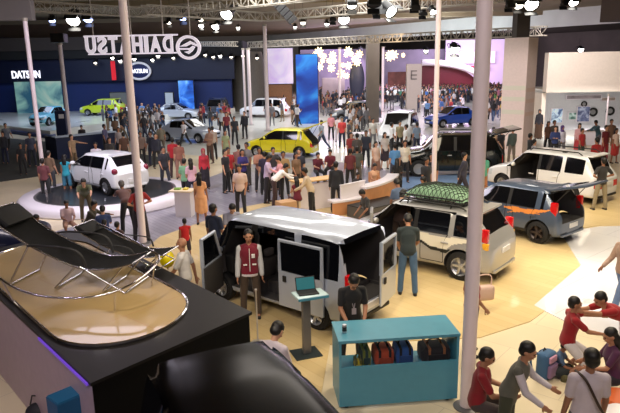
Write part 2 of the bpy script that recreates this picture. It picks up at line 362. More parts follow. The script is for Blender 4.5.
# dark oval sculpture with a ring of light flowers
c = dp(357, 80, 64); bm = BM(); ellipsoid(bm, c, (.78, .35, 2.0), None, 24, 16)
tag(mesh('oval_sculpture', bm, mat('slate_shell', (58, 62, 84), .35), None, 60), 'dark slate oval sculpture hanging behind the grey column', 'sculpture')
M_flower = mat('warm_petal', (255, 226, 170), .4, emit=3.0)
bm = BM()
for k in range(8):
    a1 = 2*math.pi*k/8; ellipsoid(bm, (.2*math.cos(a1), 0, .2*math.sin(a1)), (.17, .05, .06), Matrix.Rotation(-a1, 4, 'Y'), 8, 5)
fl = mesh('flower_lamp', bm, M_flower); first = True
for i in range(26):
    px = random.uniform(311, 366) if i < 22 else random.uniform(388, 404); py = random.uniform(50, 63) if i % 3 else random.uniform(58, 76)
    if i >= 22: py = random.uniform(54, 62)
    o = fl if first else fl.copy()
    if not first: COL.objects.link(o)
    first = False
    o.location = dp(px, py, random.uniform(61, 63)); o.scale = [random.uniform(.7, 1.4)]*3; o.rotation_euler = (0, random.uniform(0, 3), random.uniform(-.5, .5))
    tag(o, 'warm glowing flower lamp in the cluster above the dark oval sculpture' if i < 22 else 'warm glowing flower lamp over the violet booth wall', 'lamp', 'flower lamps' if i < 22 else 'flower lamps by the violet wall')

# ------------------------------------------------------------------ trusses and poles
M_alu = mat('aluminium', (178, 170, 158), .5, metal=.25)
M_blk = mat('black_metal', (20, 20, 22), .4)
def truss(p0, p1, size, label, step=None, group=None):
    p0 = Vector(p0); p1 = Vector(p1); L = (p1-p0).length; t = (p1-p0)/L
    s = Vector((0, 0, 1)).cross(t).normalized(); u = Vector((0, 0, 1)); step = step or size*1.1
    o = empty('lighting_truss', p0, 0, label, 'truss', group)
    def P(k, i): return t*k + s*(size/2*(1 if i in (0, 1) else -1)) + u*(size/2*(1 if i in (0, 3) else -1))
    for i in range(4):
        bm = BM(); tube(bm, [P(0, i), P(L, i)], size*.07, 6); mesh('chord', bm, M_alu, o)
    n = max(2, round(L/step)); bm = BM()
    for k in range(n):
        a, b_ = L*k/n, L*(k+1)/n
        for i in range(4):
            j = (i+1) % 4
            tube(bm, [P(a, i if k % 2 else j), P(b_, j if k % 2 else i)], size*.04, 4)
            tube(bm, [P(a, i), P(a, j)], size*.04, 4)
    mesh('lattice', bm, M_alu, o)
    return o
da = Vector((.75, -.66, 0)); db = Vector((-.66, -.75, 0))
N1 = at(150, 13, 7.9); N2 = at(265, 17, 7.7)
truss(N1, N1+da*26, .5, 'aluminium lattice truss running toward the camera from above the white turntable')
truss(N1, N1+db*22, .5, 'aluminium lattice truss at top left above the mirrored white letters')
truss(N2, N2+da*26, .5, 'aluminium lattice truss crossing the top centre under the brown ceiling')
truss(N2, N2+db*9, .5, 'short aluminium truss left of the slim white post at top centre')
t2a = dp(250, 44, 58); t2a.z = 6.5; t2b = dp(545, 32, 36); t2b.z = 6.35
truss(t2a, t2b, .5, 'long deep aluminium truss crossing behind in front of the lilac booths', .42)
tl = dp(196, 44, 56); truss(tl, dp(236, 44, 50), .35, 'thin dark truss behind the round white emblem')
M_pole = mat('white_painted_steel', (240, 226, 232), .35, coat=.2)
def pole(px, py, r, top, label, name='truss_post', sleeve=True, rt=None):
    b_ = at(px, py); o = empty(name, b_, 0, label, 'post')
    bm = BM(); rt = rt or r
    lathe(bm, [(0, 0), (r, 0), (r, .02), (rt, top-.02), (rt, top), (0, top)], 28); mesh('shaft', bm, M_pole, o, 40)
    bm = BM(); lathe(bm, [(0, 0.004), (r*1.9, 0.004), (r*1.9, .018), (r*1.1, .03), (0, .03)], 28); mesh('base_plate', bm, mat('grey_steel', (120, 120, 124), .4, metal=.6), o, 40)
    bm = BM(); lathe(bm, [(0, top), (rt*1.3, top), (rt*1.3, top+.12), (0, top+.12)], 20); mesh('cap', bm, M_alu, o, 40)
    return o
pole(466.5, 407, .098, 7.7, 'thick pale pink-white round post right of the teal counter')
pole(143, 243, .105, 7.8, 'white round post rising in front of the white hatchback turntable')
pole(433, 204, .082, 7.8, 'slim cream-white post standing before the black off-roader')
pole(268, 131, .15, 7.4, 'slim white post behind the yellow hatchback', rt=.13)
pole(45, 188, .085, 6.6, 'slim grey-pink post at the left between the visitors')
pole(70, 138, .14, dp(61, 43, at(70, 138).y).z-.12, 'pale post rising behind the dark blue reception counter', rt=.13)
pole(340, 111, .13, 6.1, 'thin white far post right of the blue lit screen')
pole(382.5, 111, .13, 6.1, 'thin white far post touching the grey concrete column')
pole(246, 125, .09, 5.9, 'left one of two thin far posts before the olive-grey tower')
pole(251, 125, .13, 5.9, 'right one of two thin far posts before the olive-grey tower')
pole(604, 146, .05, 2.75, 'thin white post in front of the bright showroom')
bm = BM(); c = at(70, 138); zt = dp(61, 43, c.y).z; c = Vector((c.x, c.y, zt+.32)); box(bm, c.x-.45, c.x+.45, c.y-.4, c.y+.4, c.z-.3, c.z+.3, bev=.04)
tag(mesh('speaker_box', bm, M_blk), 'black square box hanging over the pale post top', 'box')

# ------------------------------------------------------------------ mirrored hanging sign, seen from behind
M_sign = mat('white_letter', (236, 230, 240), .5, emit=.35)
def text_mesh(txt, size, depth, off=.0, sx=1.0):
    cu = bpy.data.curves.new('txt', 'FONT'); cu.body = txt; cu.size = size; cu.extrude = depth/2; cu.offset = off
    cu.align_x = 'CENTER'; cu.resolution_u = 4
    o = bpy.data.objects.new('txt', cu); COL.objects.link(o); me = evald(o); bpy.data.objects.remove(o)
    me.transform(Matrix.Rotation(rad(90), 4, 'X') @ Matrix.Diagonal((sx, 1, 1, 1))); me.materials.clear()
    return me
y = 30; L0 = dp(84, 36, y); L1 = dp(176, 37, y); R1 = dp(203, 38, y)
zt = dp(130, 36, y).z; zb = dp(130, 53, y).z
root = empty('hanging_letter_sign', ((L0.x+R1.x)/2, y, (zt+zb)/2), 0, 'row of mirrored white capital letters with a round emblem hung from the truss', 'sign')
cx = root.location.x; W_ = L1.x-L0.x; n = 8; hgt = (zt-zb)
txt = 'DAIHATSU'
wid = {'D': 1.05, 'A': 1.1, 'I': .5, 'H': 1.05, 'T': .95, 'S': .95, 'U': 1.05}
tot = sum(wid[c] for c in txt); xx = L1.x - .12
for ch in txt:
    ww = wid[ch]/tot*(W_-.1); me = text_mesh(ch, 1, .16, .035)
    xs = [v.co.x for v in me.vertices]; zs = [v.co.z for v in me.vertices]
    sx = (ww-.1)/(max(xs)-min(xs)); sz = hgt/(max(zs)-min(zs))
    me.transform(Matrix.Translation((-(max(xs)+min(xs))/2, 0, -(max(zs)+min(zs))/2)))
    me.transform(Matrix.Diagonal((-sx, -1, sz, 1)))      # turned round: the front of the sign faces away
    me.transform(Matrix.Translation((xx-ww/2-cx, 0, 0))); me.flip_normals()
    link('letter', me, root, M_sign); xx -= ww
bm = BM(); box(bm, L0.x-cx-.05, R1.x-cx-1.2, .02, .08, hgt/2-.02, hgt/2+.06); mesh('rail', bm, M_sign, root)
bm = BM(); box(bm, L0.x-cx+.1, R1.x-cx-1.2, .02, .08, -hgt/2-.06, -hgt/2+.01); mesh('rail', bm, M_sign, root)
# emblem: ring with two swept bars
ec = dp(188.5, 47.5, y); R_ = .5; ex = ec.x-cx; ez = ec.z-root.location.z
bm = BM(); seg = 40; rs = []
for (r, yy) in ((R_*1.12, -.09), (R_*.86, -.09), (R_*.86, .09), (R_*1.12, .09)):
    rs.append([bm.verts.new((ex+r*1.05*math.cos(2*math.pi*k/seg), yy, ez+r*math.sin(2*math.pi*k/seg))) for k in range(seg)])
for i in range(4):
    A = rs[i]; B = rs[(i+1) % 4]
    for k in range(seg): bm.faces.new((A[k], A[(k+1) % seg], B[(k+1) % seg], B[k]))
mesh('emblem_ring', bm, M_sign, root, 30)
for poly in ([(-.40, .05), (.10, .30), (.42, .12), (.42, .03), (.12, .16), (-.1, .05)], [(-.40, -.02), (.05, -.03), (.20, .08), (.30, .02), (.18, -.16), (.0, -.30), (-.2, -.2), (.05, -.15), (-.05, -.1), (-.38, -.1)]):
    bm = BM(); prism(bm, [(p[0]*1.05, p[1]) for p in poly], -.07, .07, Matrix.Translation((ex, 0, ez)) @ Matrix.Rotation(rad(90), 4, 'X'))
    mesh('emblem_bar', bm, M_sign, root)
for px in (93, 131, 163, 190):
    p = dp(px, 36, y); bm = BM(); tube(bm, [(p.x-cx, .05, hgt/2), (p.x-cx, .05, 8.3-root.location.z)], .025, 6); mesh('hanger_rod', bm, M_alu, root)
# DATSUN wall sign and oval badge
def sign_text(txt, px, py, y, size, label, m, sx=1, par=None, dy=-.1):
    c = dp(px, py, y); me = text_mesh(txt, size, .1, .02*size, sx)
    zs = [v.co.z for v in me.vertices]; me.transform(Matrix.Translation((0, 0, -(max(zs)+min(zs))/2)))
    o = link('sign_lettering', me, par, m)
    if par is None: o.location = c; tag(o, label, 'sign')
    else: o.location = (0, dy, 0)
    return o
sign_text('DATSUN', 26, 74.5, 61.36, 1.0, 'bold white lettering at the left of the navy fascia', mat('lit_white', (240, 240, 250), .5, emit=1.4), .72)
c = dp(139.5, 71, 61.2); bm = BM(); lathe(bm, [(0, 0), (.8, 0), (.8, .12), (0, .12)], 32, Matrix.Rotation(rad(90), 4, 'X') @ Matrix.Diagonal((1.35, 1, 1, 1)))
badge = mesh('round_badge', bm, mat('navy_gloss', (24, 34, 80), .3), None, 30, c); tag(badge, 'silver ringed oval badge with white letters on the navy fascia', 'sign')
bm = BM(); tube(bm, [(1.08*math.cos(t*math.pi/18), -.14, .78*math.sin(t*math.pi/18)) for t in range(36)], .11, 6, True); mesh('ring', bm, mat('silver', (225, 225, 232), .3, metal=.3, emit=.3), badge, 60)
sign_text('DATSUN', 0, 0, 0, .55, None, mat('lit_white'), .78, badge, -.22)
# ================================================================== cars
M_glass = mat('tinted_glass', (10, 12, 18), .06, spec=.7, coat=.5)
M_tyre = mat('tyre_rubber', (22, 22, 24), .8)
M_rim = mat('alloy_rim', (190, 192, 198), .3, metal=.7)
M_dkrim = mat('dark_rim', (70, 62, 64), .35, metal=.6)
M_red = mat('tail_lamp_red', (190, 14, 22), .2, coat=.6, emit=.12)
M_amb = mat('lamp_amber', (230, 170, 40), .25, coat=.5)
M_head = mat('head_lamp_glass', (210, 218, 226), .12, coat=.7)
M_plast = mat('black_plastic', (26, 26, 28), .55)
M_inter = mat('cabin_grey', (58, 56, 58), .8)
M_seat = mat('seat_fabric', (70, 66, 66), .9, var=.1)
M_plate = mat('number_plate', (225, 225, 228), .5)
M_seam = mat('door_seam', (16, 16, 18), .7)
def paint(name, c, metal=.0, rough=.28): return mat(name, c, rough, metal=metal, coat=.8)
WHITE = paint('white_paint', (228, 230, 236)); SILVER = paint('silver_paint', (184, 194, 214), .3)

def wheel(par, x, y, r, side, rim, lod):
    w_ = .19; o = empty('wheel', (x, y, r)); o.parent = par
    T = Matrix.Rotation(rad(90)*side, 4, 'X')
    bm = BM(); lathe(bm, [(r*.62, -.02), (r*.66, .005), (r*.93, .01), (r, .03), (r, w_-.03), (r*.93, w_), (r*.5, w_), (r*.5, .1)], 28, T @ Matrix.Translation((0, 0, -.01)))
    mesh('tyre', bm, M_tyre, o, 40)
    bm = BM(); lathe(bm, [(r*.70, -.005), (r*.70, .02), (r*.60, .05), (r*.6, .1), (0, .1)], 28, T); mesh('rim', bm, rim, o, 30)
    bm = BM(); k = 5 if lod < 2 else 5
    for i in range(k):
        a = 2*math.pi*i/k
        box(bm, .02, r*.66, -.028, .028, 0, .03, T @ Matrix.Rotation(a, 4, 'Z') @ Matrix.Translation((0, 0, .01)))
    lathe(bm, [(0, -.006), (r*.16, 0), (r*.16, .04)], 12, T); mesh('spokes', bm, rim, o)
    # z axis of T points inward for side +1 (left)
    return o

def car(name, label, cat, pos, head, P, body, rim=M_rim, group=None, lod=0, cuts=(), doors=True):
    """x forward, y left. P: L W H hood belt cowl rf (roof front) rr (roof rear) glass_base r wheel fa ra axle positions, pillars"""
    L, W, H = P['L'], P['W'], P['H']; hz, bz = P['hood'], P['belt']; hl = L/2
    r = P['r']; nose = P.get('nose', .72*hz)
    root = empty(name, (pos[0], pos[1], P.get('z', 0)), rad(head), label, cat, group)
    root.rotation_euler = (0, 0, rad(head))
    k = P.get('taper', .78)     # roof width against body width
    def low(x, f, up):   # lower body rows y,z
        return [(W/2*.93*f, .20+up), (W/2*.985*f, .34+up), (W/2*f, .6)]
    def hoodrow(x, z, f): return low(x, f, 0)+[(W/2*.95*f, z-.09), (W/2*.82*f, z-.02), (W/2*.62*f, z+.01), (0, z+.03)]
    def roofrow(z): return low(0, 1, 0)+[(W/2*.965, bz), (W/2*k*1.03, z-P.get('rail', .10)), (W/2*k*.88, z-.015), (0, z)]
    st = []
    st.append((hl-.0, [(W/2*.60, .22), (W/2*.72, .30), (W/2*.76, .5), (W/2*.72, nose-.06), (W/2*.6, nose-.02), (W/2*.45, nose), (0, nose+.01)]))
    st.append((hl-.10, [(W/2*.80, .21), (W/2*.9, .32), (W/2*.92, .55), (W/2*.87, nose+.04), (W/2*.74, nose+.07), (W/2*.55, nose+.09), (0, nose+.1)]))
    xh = hl-.35
    st.append((xh, hoodrow(xh, (nose+hz)/2+.06, .975)))
    if P['cowl'] < xh-.3: st.append(((xh+P['cowl'])/2, hoodrow(0, hz, 1)))
    st.append((P['cowl'], low(0, 1, 0)+[(W/2*.965, bz-.03), (W/2*.86, bz+.0), (W/2*.72, bz+.03), (0, bz+.06)]))
    st.append((P['rf'], roofrow(H-.03))); st.append((P['rf']-.16, roofrow(H-.004)))
    pil = P['pillars']      # list of (x0,x1) solid pillars
    for (a, b_) in pil:
        st.append((a, roofrow(H))); st.append((b_, roofrow(H)))
    st.append((P['rr'], roofrow(H-.04)))
    gb = P['gb']; gz = P.get('gz', bz)
    st.append((gb, low(0, .985, 0)+[(W/2*.94, gz-.0), (W/2*.80, gz+.03), (W/2*.66, gz+.05), (0, gz+.07)]))
    st.append((-hl+.06, [(W/2*.84, .22), (W/2*.92, .32), (W/2*.94, .6), (W/2*.90, gz-.12), (W/2*.75, gz-.09), (W/2*.55, gz-.08), (0, gz-.07)]))
    st.append((-hl, [(W/2*.72, .26), (W/2*.84, .34), (W/2*.88, .55), (W/2*.84, gz-.25), (W/2*.7, gz-.21), (W/2*.5, gz-.2), (0, gz-.19)]))
    n = len(st); nr = 7
    idx = {'paint': 0, 'wind': 1, 'side': 2, 'rearw': 3, 'head': 4, 'tail': 5, 'door': 6, 'dark': 7, 'bump': 8, 'hatch': 9}
    i_cowl = [i for i in range(n) if abs(st[i][0]-P['cowl']) < 1e-6][0]; i_rf = i_cowl+1; i_rr = n-4; i_gb = n-3
    pst = [(i_rf+2+2*j, i_rf+3+2*j) for j in range(len(pil))]
    bm = BM(); V = []
    for (x, rows) in st:
        V.append([[bm.verts.new((x, y, z)) for (y, z) in rows], None])
    for i, (x, rows) in enumerate(st):
        V[i][1] = [bm.verts.new((x, -y, z)) if y > 0 else V[i][0][j] for j, (y, z) in enumerate(rows)]
    def face(vs, m_):
        q = []
        for v in vs:
            if v not in q: q.append(v)
        if len(q) < 3: return
        f = bm.faces.new(q); f.material_index = m_; f.smooth = True
    doorspans = P.get('doors', [])
    for i in range(n-1):
        xm = (st[i][0]+st[i+1][0])/2
        for s in (0, 1):
            A = V[i][s]; B = V[i+1][s]
            for j in range(nr-1):
                m_ = 0
                if j == 3 and i_cowl < i and i < i_rr and not any(i == p0 for p0, p1 in pst): m_ = idx['side']
                if j == 3 and i == i_cowl: m_ = idx['side']
                if j == 3 and any(i == p0 for p0, p1 in pst[:P.get('blackpil', 1)]): m_ = 9
                if j in (4, 5) and i == i_cowl: m_ = idx['wind'] if j == 5 else 0
                if j == 5 and i == i_rr: m_ = idx['rearw']
                if j == 4 and i == i_rr and P.get('wideglass'): m_ = idx['rearw']
                if j == 2 and i == 0: m_ = idx['head']
                if j == 2 and i == 1: m_ = idx['head']
                if i == n-2 and j == 2 and not P.get('notail'): m_ = idx['tail']
                if P.get('hightail') and i == i_rr and j == 3: m_ = idx['tail']
                if j in (1, 2) and any(a > xm > b_ for a, b_ in doorspans) and i >= i_cowl and i < i_gb: m_ = idx['door']
                if j == 0 and i_cowl-1 <= i < n-3: m_ = idx['bump'] if P.get('clad') else 0
                face([A[j], A[j+1], B[j+1], B[j]], m_)
        # floor pan
        face([V[i][0][0], V[i+1][0][0], V[i+1][1][0], V[i][1][0]], idx['dark'])
    for e, sgn in ((0, 1), (n-1, -1)):       # end caps
        rows = st[e][1]; x = st[e][0]+sgn*(.05 if e == 0 else .02); lastc = None
        cen = []
        for j in range(nr-1):
            y, z = rows[j]; cen.append([bm.verts.new((x, y*.68, z)), bm.verts.new((x, -y*.68, z))])
        cen.append([V[e][0][nr-1], V[e][0][nr-1]])
        for j in range(nr-1):
            m_ = 0
            if e == 0: mm = {0: idx['bump'], 1: 0, 2: idx['head']}.get(j, 0); mc = {0: idx['dark'], 1: 0, 2: idx['dark']}.get(j, 0)
            else: mm = {0: idx['bump'] if P.get('clad') else 0, 2: idx['paint'] if P.get('notail') else idx['tail']}.get(j, 0); mc = 0
            face([V[e][0][j], V[e][0][j+1], cen[j+1][0], cen[j][0]], mm)
            face([V[e][1][j], V[e][1][j+1], cen[j+1][1], cen[j][1]], mm)
            face([cen[j][0], cen[j+1][0], cen[j+1][1], cen[j][1]], mc)
        face([V[e][0][0], cen[0][0], cen[0][1], V[e][1][0]], idx['dark'])
    bmesh.ops.recalc_face_normals(bm, faces=bm.faces[:])
    cl = bm.edges.layers.float.new('crease_edge')
    for e in bm.edges:
        ms = {f.material_index for f in e.link_faces}
        if len(ms) > 1 and ms & {1, 2, 3, 9}: e[cl] = .93
    vl = bm.verts.layers.float.new('crease_vert')
    for v in bm.verts:
        ms = {f.material_index for f in v.link_faces}
        if len(ms) > 1 and ms & {1, 2, 3}: v[vl] = .75
    me = bpy.data.meshes.new('c'); bm.to_mesh(me); bm.free()
    names = ['paint', 'wind', 'side', 'rearw', 'head', 'tail', 'door', 'dark', 'bump', 'hatch']
    mats = [body, M_glass, M_glass, M_glass, M_head, M_red, body, M_inter, M_plast, M_plast]
    slotm = [bpy.data.materials.new('_slot%d' % i) for i in range(len(names))]
    for m_ in slotm: me.materials.append(m_)
    o = bpy.data.objects.new('c', me); COL.objects.link(o)
    sub = o.modifiers.new('s', 'SUBSURF'); sub.levels = 2 if lod < 2 else 1; sub.render_levels = sub.levels
    # wheel arches and other openings cut out of the shell
    cutters = []
    def cutter(cbm):
        bmesh.ops.recalc_face_normals(cbm, faces=cbm.faces[:])
        cm = bpy.data.meshes.new('k'); cbm.to_mesh(cm); cbm.free(); cm.materials.append(slotm[7])
        co = bpy.data.objects.new('k', cm); COL.objects.link(co); cutters.append(co)
        b_ = o.modifiers.new('b', 'BOOLEAN'); b_.operation = 'DIFFERENCE'; b_.object = co; b_.solver = 'EXACT'; b_.material_mode = 'TRANSFER'
    for ax in (P['fa'], P['ra']):
        for s in (1, -1):
            cb = BM(); lathe(cb, [(0, -.26), (r*1.16, -.26), (r*1.16, .3), (0, .3)], 28, Matrix.Translation((ax, s*(W/2-.02), r+.01)) @ Matrix.Rotation(rad(90), 4, 'X'))
            cutter(cb)
    for c_ in cuts:
        cb = BM()
        if isinstance(c_[0], (list, tuple)): prism(cb, c_[0], -c_[2], -c_[1], Matrix.Rotation(rad(90), 4, 'X'))
        else: box(cb, *c_)
        cutter(cb)
    em = evald(o)
    bpy.data.objects.remove(o)
    for c_ in cutters: bpy.data.objects.remove(c_)
    root['_bvh'] = 0
    # split by slot into parts
    order = {m_.name: i for i, m_ in enumerate(slotm)}
    slot2 = [order.get(m_.name, 7) if m_ else 7 for m_ in em.materials]
    part = {0: 'body_shell', 1: 'windscreen', 2: 'side_window', 3: 'rear_window', 4: 'headlight', 5: 'tail_light', 6: 'door', 7: 'underbody', 8: 'bumper_trim', 9: 'pillar_trim'}
    co = [v.co.copy() for v in em.vertices]; groups = {}
    bvh = BVHTree.FromPolygons(co, [tuple(p.vertices) for p in em.polygons])
    for p in em.polygons:
        s_ = slot2[p.material_index]; key = (s_, 0)
        c = p.center
        if s_ in (2, 4, 5, 6, 9):
            seg = 0
            if s_ in (2, 6, 9): seg = sum(1 for (a, b_) in pil if c.x < (a+b_)/2)
            key = (s_, (1 if c.y > 0 else -1)*(seg+1))
        groups.setdefault(key, []).append(tuple(p.vertices))
    for (s_, sg), faces in groups.items():
        mp = {}; vs = []; fs = []
        for f in faces:
            q = []
            for v in f:
                if v not in mp: mp[v] = len(vs); vs.append(co[v])
                q.append(mp[v])
            fs.append(q)
        pm = bpy.data.meshes.new(part[s_]); pm.from_pydata(vs, [], fs)
        for p in pm.polygons: p.use_smooth = True
        try: pm.set_sharp_from_angle(angle=rad(40))
        except Exception: pass
        po = link(part[s_], pm, root, mats[s_])
        if s_ == 6 and lod < 2:      # shut line round the door
            cnt = {}
            for f in fs:
                for a, b_ in zip(f, f[1:]+f[:1]): k_ = (min(a, b_), max(a, b_)); cnt[k_] = cnt.get(k_, 0)+1
            bm = BM()
            for (a, b_), c_ in cnt.items():
                if c_ == 1 and (vs[a]-vs[b_]).length > .01: tube(bm, [vs[a], vs[b_]], .009, 4)
            mesh('seam', bm, M_seam, po)
            cx = sum(v.x for v in vs)/len(vs); sy = 1 if vs[0].y > 0 else -1
            bm = BM(); box(bm, cx-.42, cx-.24, sy*(W/2+.005)-.018, sy*(W/2+.005)+.018, bz-.20, bz-.165, bev=.008); mesh('door_handle', bm, P.get('hm', body), po)
    for m_ in slotm: bpy.data.materials.remove(m_)
    for ax in (P['fa'], P['ra']):
        for s in (1, -1): wheel(root, ax, s*(W/2-.03), r, s, rim, lod)
    # small parts
    for s in (1, -1):
        bm = BM(); ellipsoid(bm, (P['cowl']-.32, s*(W/2+.05), bz+.08), (.06, .11, .075), None, 10, 8)
        tube(bm, [(P['cowl']-.32, s*(W/2-.06), bz+.03), (P['cowl']-.32, s*(W/2+.03), bz+.05)], .02, 6); mesh('wing_mirror', bm, body, root, 60)
    bm = BM(); q_ = P.get('plz', 0); box(bm, -hl-.045, -hl-.015, -.2, .2, (gz-.42 if not q_ else q_), (gz-.30 if not q_ else q_+.12)); mesh('number_plate', bm, M_plate, root)
    bm = BM(); box(bm, hl+.03, hl+.06, -.2, .2, .36, .47); mesh('number_plate', bm, M_plate, root)
    bm = BM(); box(bm, -hl-.04, -hl+.1, -W*.36, W*.36, .25, .33, bev=.02); mesh('bumper', bm, P.get('bm', M_plast), root)
    bm = BM(); box(bm, hl-.04, hl+.05, -W*.28, W*.28, nose-.17, nose-.07, bev=.015); mesh('grille', bm, M_plast, root)
    bm = BM(); tube(bm, [(P['cowl']-.02, .3, bz+.07), (P['cowl']-.35, -.15, bz+.32)], .012, 5); mesh('wiper', bm, M_plast, root)
    if P.get('rails'):
        for s in (1, -1):
            bm = BM(); y = s*W/2*k*.88
            tube(bm, [(P['rf']-.15, y, H-.03), (P['rf']-.25, y, H+.05), (P['rr']+.35, y, H+.05), (P['rr']+.2, y, H-.03)], .02, 6); mesh('roof_rail', bm, P.get('railm', M_plast), root)
    if P.get('spoiler'):
        bm = BM(); box(bm, P['rr']-.16, P['rr']+.12, -W*.34, W*.34, H-.07, H-.02, bev=.015); mesh('roof_spoiler', bm, body, root)
    del root['_bvh']
    return root, bvh

HATCH = dict(plz=.45, L=3.6, W=1.6, H=1.5, hood=.90, belt=.95, cowl=1.0, rf=.22, rr=-1.34, gb=-1.66, gz=.98, r=.29, fa=1.16, ra=-1.22, nose=.68, taper=.75,
             pillars=[(-.28, -.36), (-1.12, -1.26)], doors=[(.9, -.3), (-.36, -1.0)], spoiler=True)
MPV = dict(L=4.2, W=1.68, H=1.68, hood=1.0, belt=1.02, cowl=1.2, rf=.55, rr=-1.75, gb=-1.98, gz=1.04, r=.32, fa=1.36, ra=-1.32, nose=.72,
           pillars=[(-.05, -.14), (-.95, -1.05)], doors=[(1.1, -.1), (-.14, -.95)], rails=True, spoiler=True)
SEDAN = dict(L=4.1, W=1.66, H=1.46, hood=.9, belt=.92, cowl=.85, rf=.15, rr=-.95, gb=-1.45, gz=.98, r=.3, fa=1.3, ra=-1.25, nose=.66,
             pillars=[(-.28, -.36)], doors=[(.75, -.3), (-.36, -1.0)])
VAN = dict(L=3.95, W=1.62, H=1.88, hood=1.08, belt=1.06, cowl=1.52, rf=.98, rr=-1.80, gb=-1.9, gz=1.1, plz=.40, r=.30, fa=1.25, ra=-1.25, nose=.86, taper=.88, rail=.07,
           pillars=[(.32, .2), (-.78, -.9)], doors=[], spoiler=False)
def V_(base, **k): d_ = dict(base); d_.update(k); return d_

def decal(par, bvh, side, polys, m, name='body_decal', step=.03):
    bm = BM(); vd = {}
    def inside(p, poly):
        c = False; j = len(poly)-1
        for i in range(len(poly)):
            if (poly[i][1] > p[1]) != (poly[j][1] > p[1]) and p[0] < (poly[j][0]-poly[i][0])*(p[1]-poly[i][1])/(poly[j][1]-poly[i][1])+poly[i][0]: c = not c
            j = i
        return c
    def V(ix, iz):
        if (ix, iz) not in vd:
            h = bvh.ray_cast(Vector((ix*step, side*3, iz*step)), Vector((0, -side, 0)))
            vd[(ix, iz)] = bm.verts.new(h[0]+h[1]*.006) if h[0] is not None and abs(h[0].y) > .5 else None
        return vd[(ix, iz)]
    for poly in polys:
        xs = [p[0] for p in poly]; zs = [p[1] for p in poly]
        for ix in range(int(min(xs)/step)-1, int(max(xs)/step)+1):
            for iz in range(int(min(zs)/step)-1, int(max(zs)/step)+1):
                if inside(((ix+.5)*step, (iz+.5)*step), poly):
                    q = [V(ix, iz), V(ix+1, iz), V(ix+1, iz+1), V(ix, iz+1)]
                    if None not in q and bm.faces.get(q) is None: bm.faces.new(q)
    mesh(name, bm, m, par, 180)
def lifted_gate(par, x, z, w_, ln, ang, body, glass=True, strut=True):
    g = empty('tailgate', (x, 0, z)); g.parent = par; g.rotation_euler = (0, rad(ang), 0)   # rotates the panel up and back
    bm = BM(); box(bm, -ln, 0, -w_/2, w_/2, -.03, .03, bev=.025); mesh('gate_panel', bm, body, g, 40)
    bm = BM(); box(bm, -ln*.55, -.1, -w_/2+.1, w_/2-.1, -.036, .036); mesh('gate_glass', bm, M_glass, g)
    for s in (1, -1):
        bm = BM(); tube(bm, [(-ln*.5, s*(w_/2-.06), -.03), (.05, s*(w_/2-.02), -.45)], .012, 5); mesh('gas_strut', bm, M_plast, g)
    return g
def seat(par, x, y, z=.35):
    s = empty('seat', (x, y, z)); s.parent = par
    bm = BM(); box(bm, -.24, .24, -.24, .24, 0, .2, bev=.05); mesh('cushion', bm, M_seat, s, 40)
    bm = BM(); box(bm, -.08, .08, -.23, .23, 0, .55, Matrix.Translation((-.24, 0, .15)) @ Matrix.Rotation(rad(-12), 4, 'Y'), bev=.05); mesh('backrest', bm, M_seat, s, 40)
    bm = BM(); box(bm, -.05, .05, -.12, .12, 0, .16, Matrix.Translation((-.38, 0, .72)), bev=.04); mesh('headrest', bm, M_seat, s, 40)

# --- silver van, side door slid back, front door and rear door open
VP = (-.42, 11.9); VH = 141
van, vb = car('van', 'silver panel van with its doors open on the yellow wood floor', 'van', VP, VH, V_(VAN, notail=True), SILVER,
    cuts=[([(-1.85, .62), (1.3, .62), (1.3, .98), (.88, 1.72), (-1.85, 1.72)], -.70, .70), ([(.26, .40), (1.12, .40), (1.2, 1.0), (.86, 1.64), (.26, 1.66)], .5, 1.2), (-.72, .18, .5, 1.2, .36, 1.66), (-2.4, -1.5, -.66, .66, .56, 1.62)])
for y in (.38, -.38): seat(van, .62, y)
for y in (.40, -.1): seat(van, -.55, y)
bm = BM(); tube(bm, [(1.05, .38+.16*math.cos(t), 1.02+.16*math.sin(t)) for t in [i*math.pi/8 for i in range(16)]], .018, 6, True); mesh('steering_wheel', bm, M_plast, van)
bm = BM(); box(bm, 1.0, 1.25, -.66, .66, .6, .98, bev=.04); mesh('dashboard', bm, M_plast, van)
def door_panel(par, name, M, w_, z0, zb, z1, body, slope=0, inner=M_inter):
    """flat door in the xz plane of M: x 0..w_, window above zb"""
    d_ = empty(name); d_.parent = par; d_.matrix_local = M; t = .035
    bm = BM(); prism(bm, [(0, z0), (w_, z0), (w_, zb), (0, zb)], -t, 0, Matrix.Rotation(rad(90), 4, 'X')); mesh('door_skin', bm, body, d_)
    bm = BM(); prism(bm, [(.04, z0+.04), (w_-.04, z0+.04), (w_-.04, zb-.03), (.04, zb-.03)], .0, .03, Matrix.Rotation(rad(90), 4, 'X')); mesh('door_lining', bm, inner, d_)
    bm = BM(); s = slope
    fr = [(.0, zb), (s, z1), (w_, z1), (w_, zb)]
    tube(bm, [(p[0], t/2, p[1]) for p in [(.03, zb), (s+.03, z1-.03), (w_-.03, z1-.03), (w_-.03, zb)]], .04, 6); mesh('window_frame', bm, body, d_)
    bm = BM(); prism(bm, [(.05, zb-.01), (s+.05, z1-.04), (w_-.05, z1-.04), (w_-.05, zb-.01)], -.022, -.012, Matrix.Rotation(rad(90), 4, 'X')); mesh('window', bm, M_glass, d_)
    bm = BM(); box(bm, w_-.2, w_-.12, -.0+t, t+.03, zb-.2, zb-.08, bev=.01); mesh('door_handle', bm, M_plast, d_)
    return d_
# sliding door slid back: outside panel, outer face toward +y
door_panel(van, 'sliding_door', Matrix.Translation((-1.5, .83, 0)), 1.06, .34, 1.04, 1.66, SILVER)
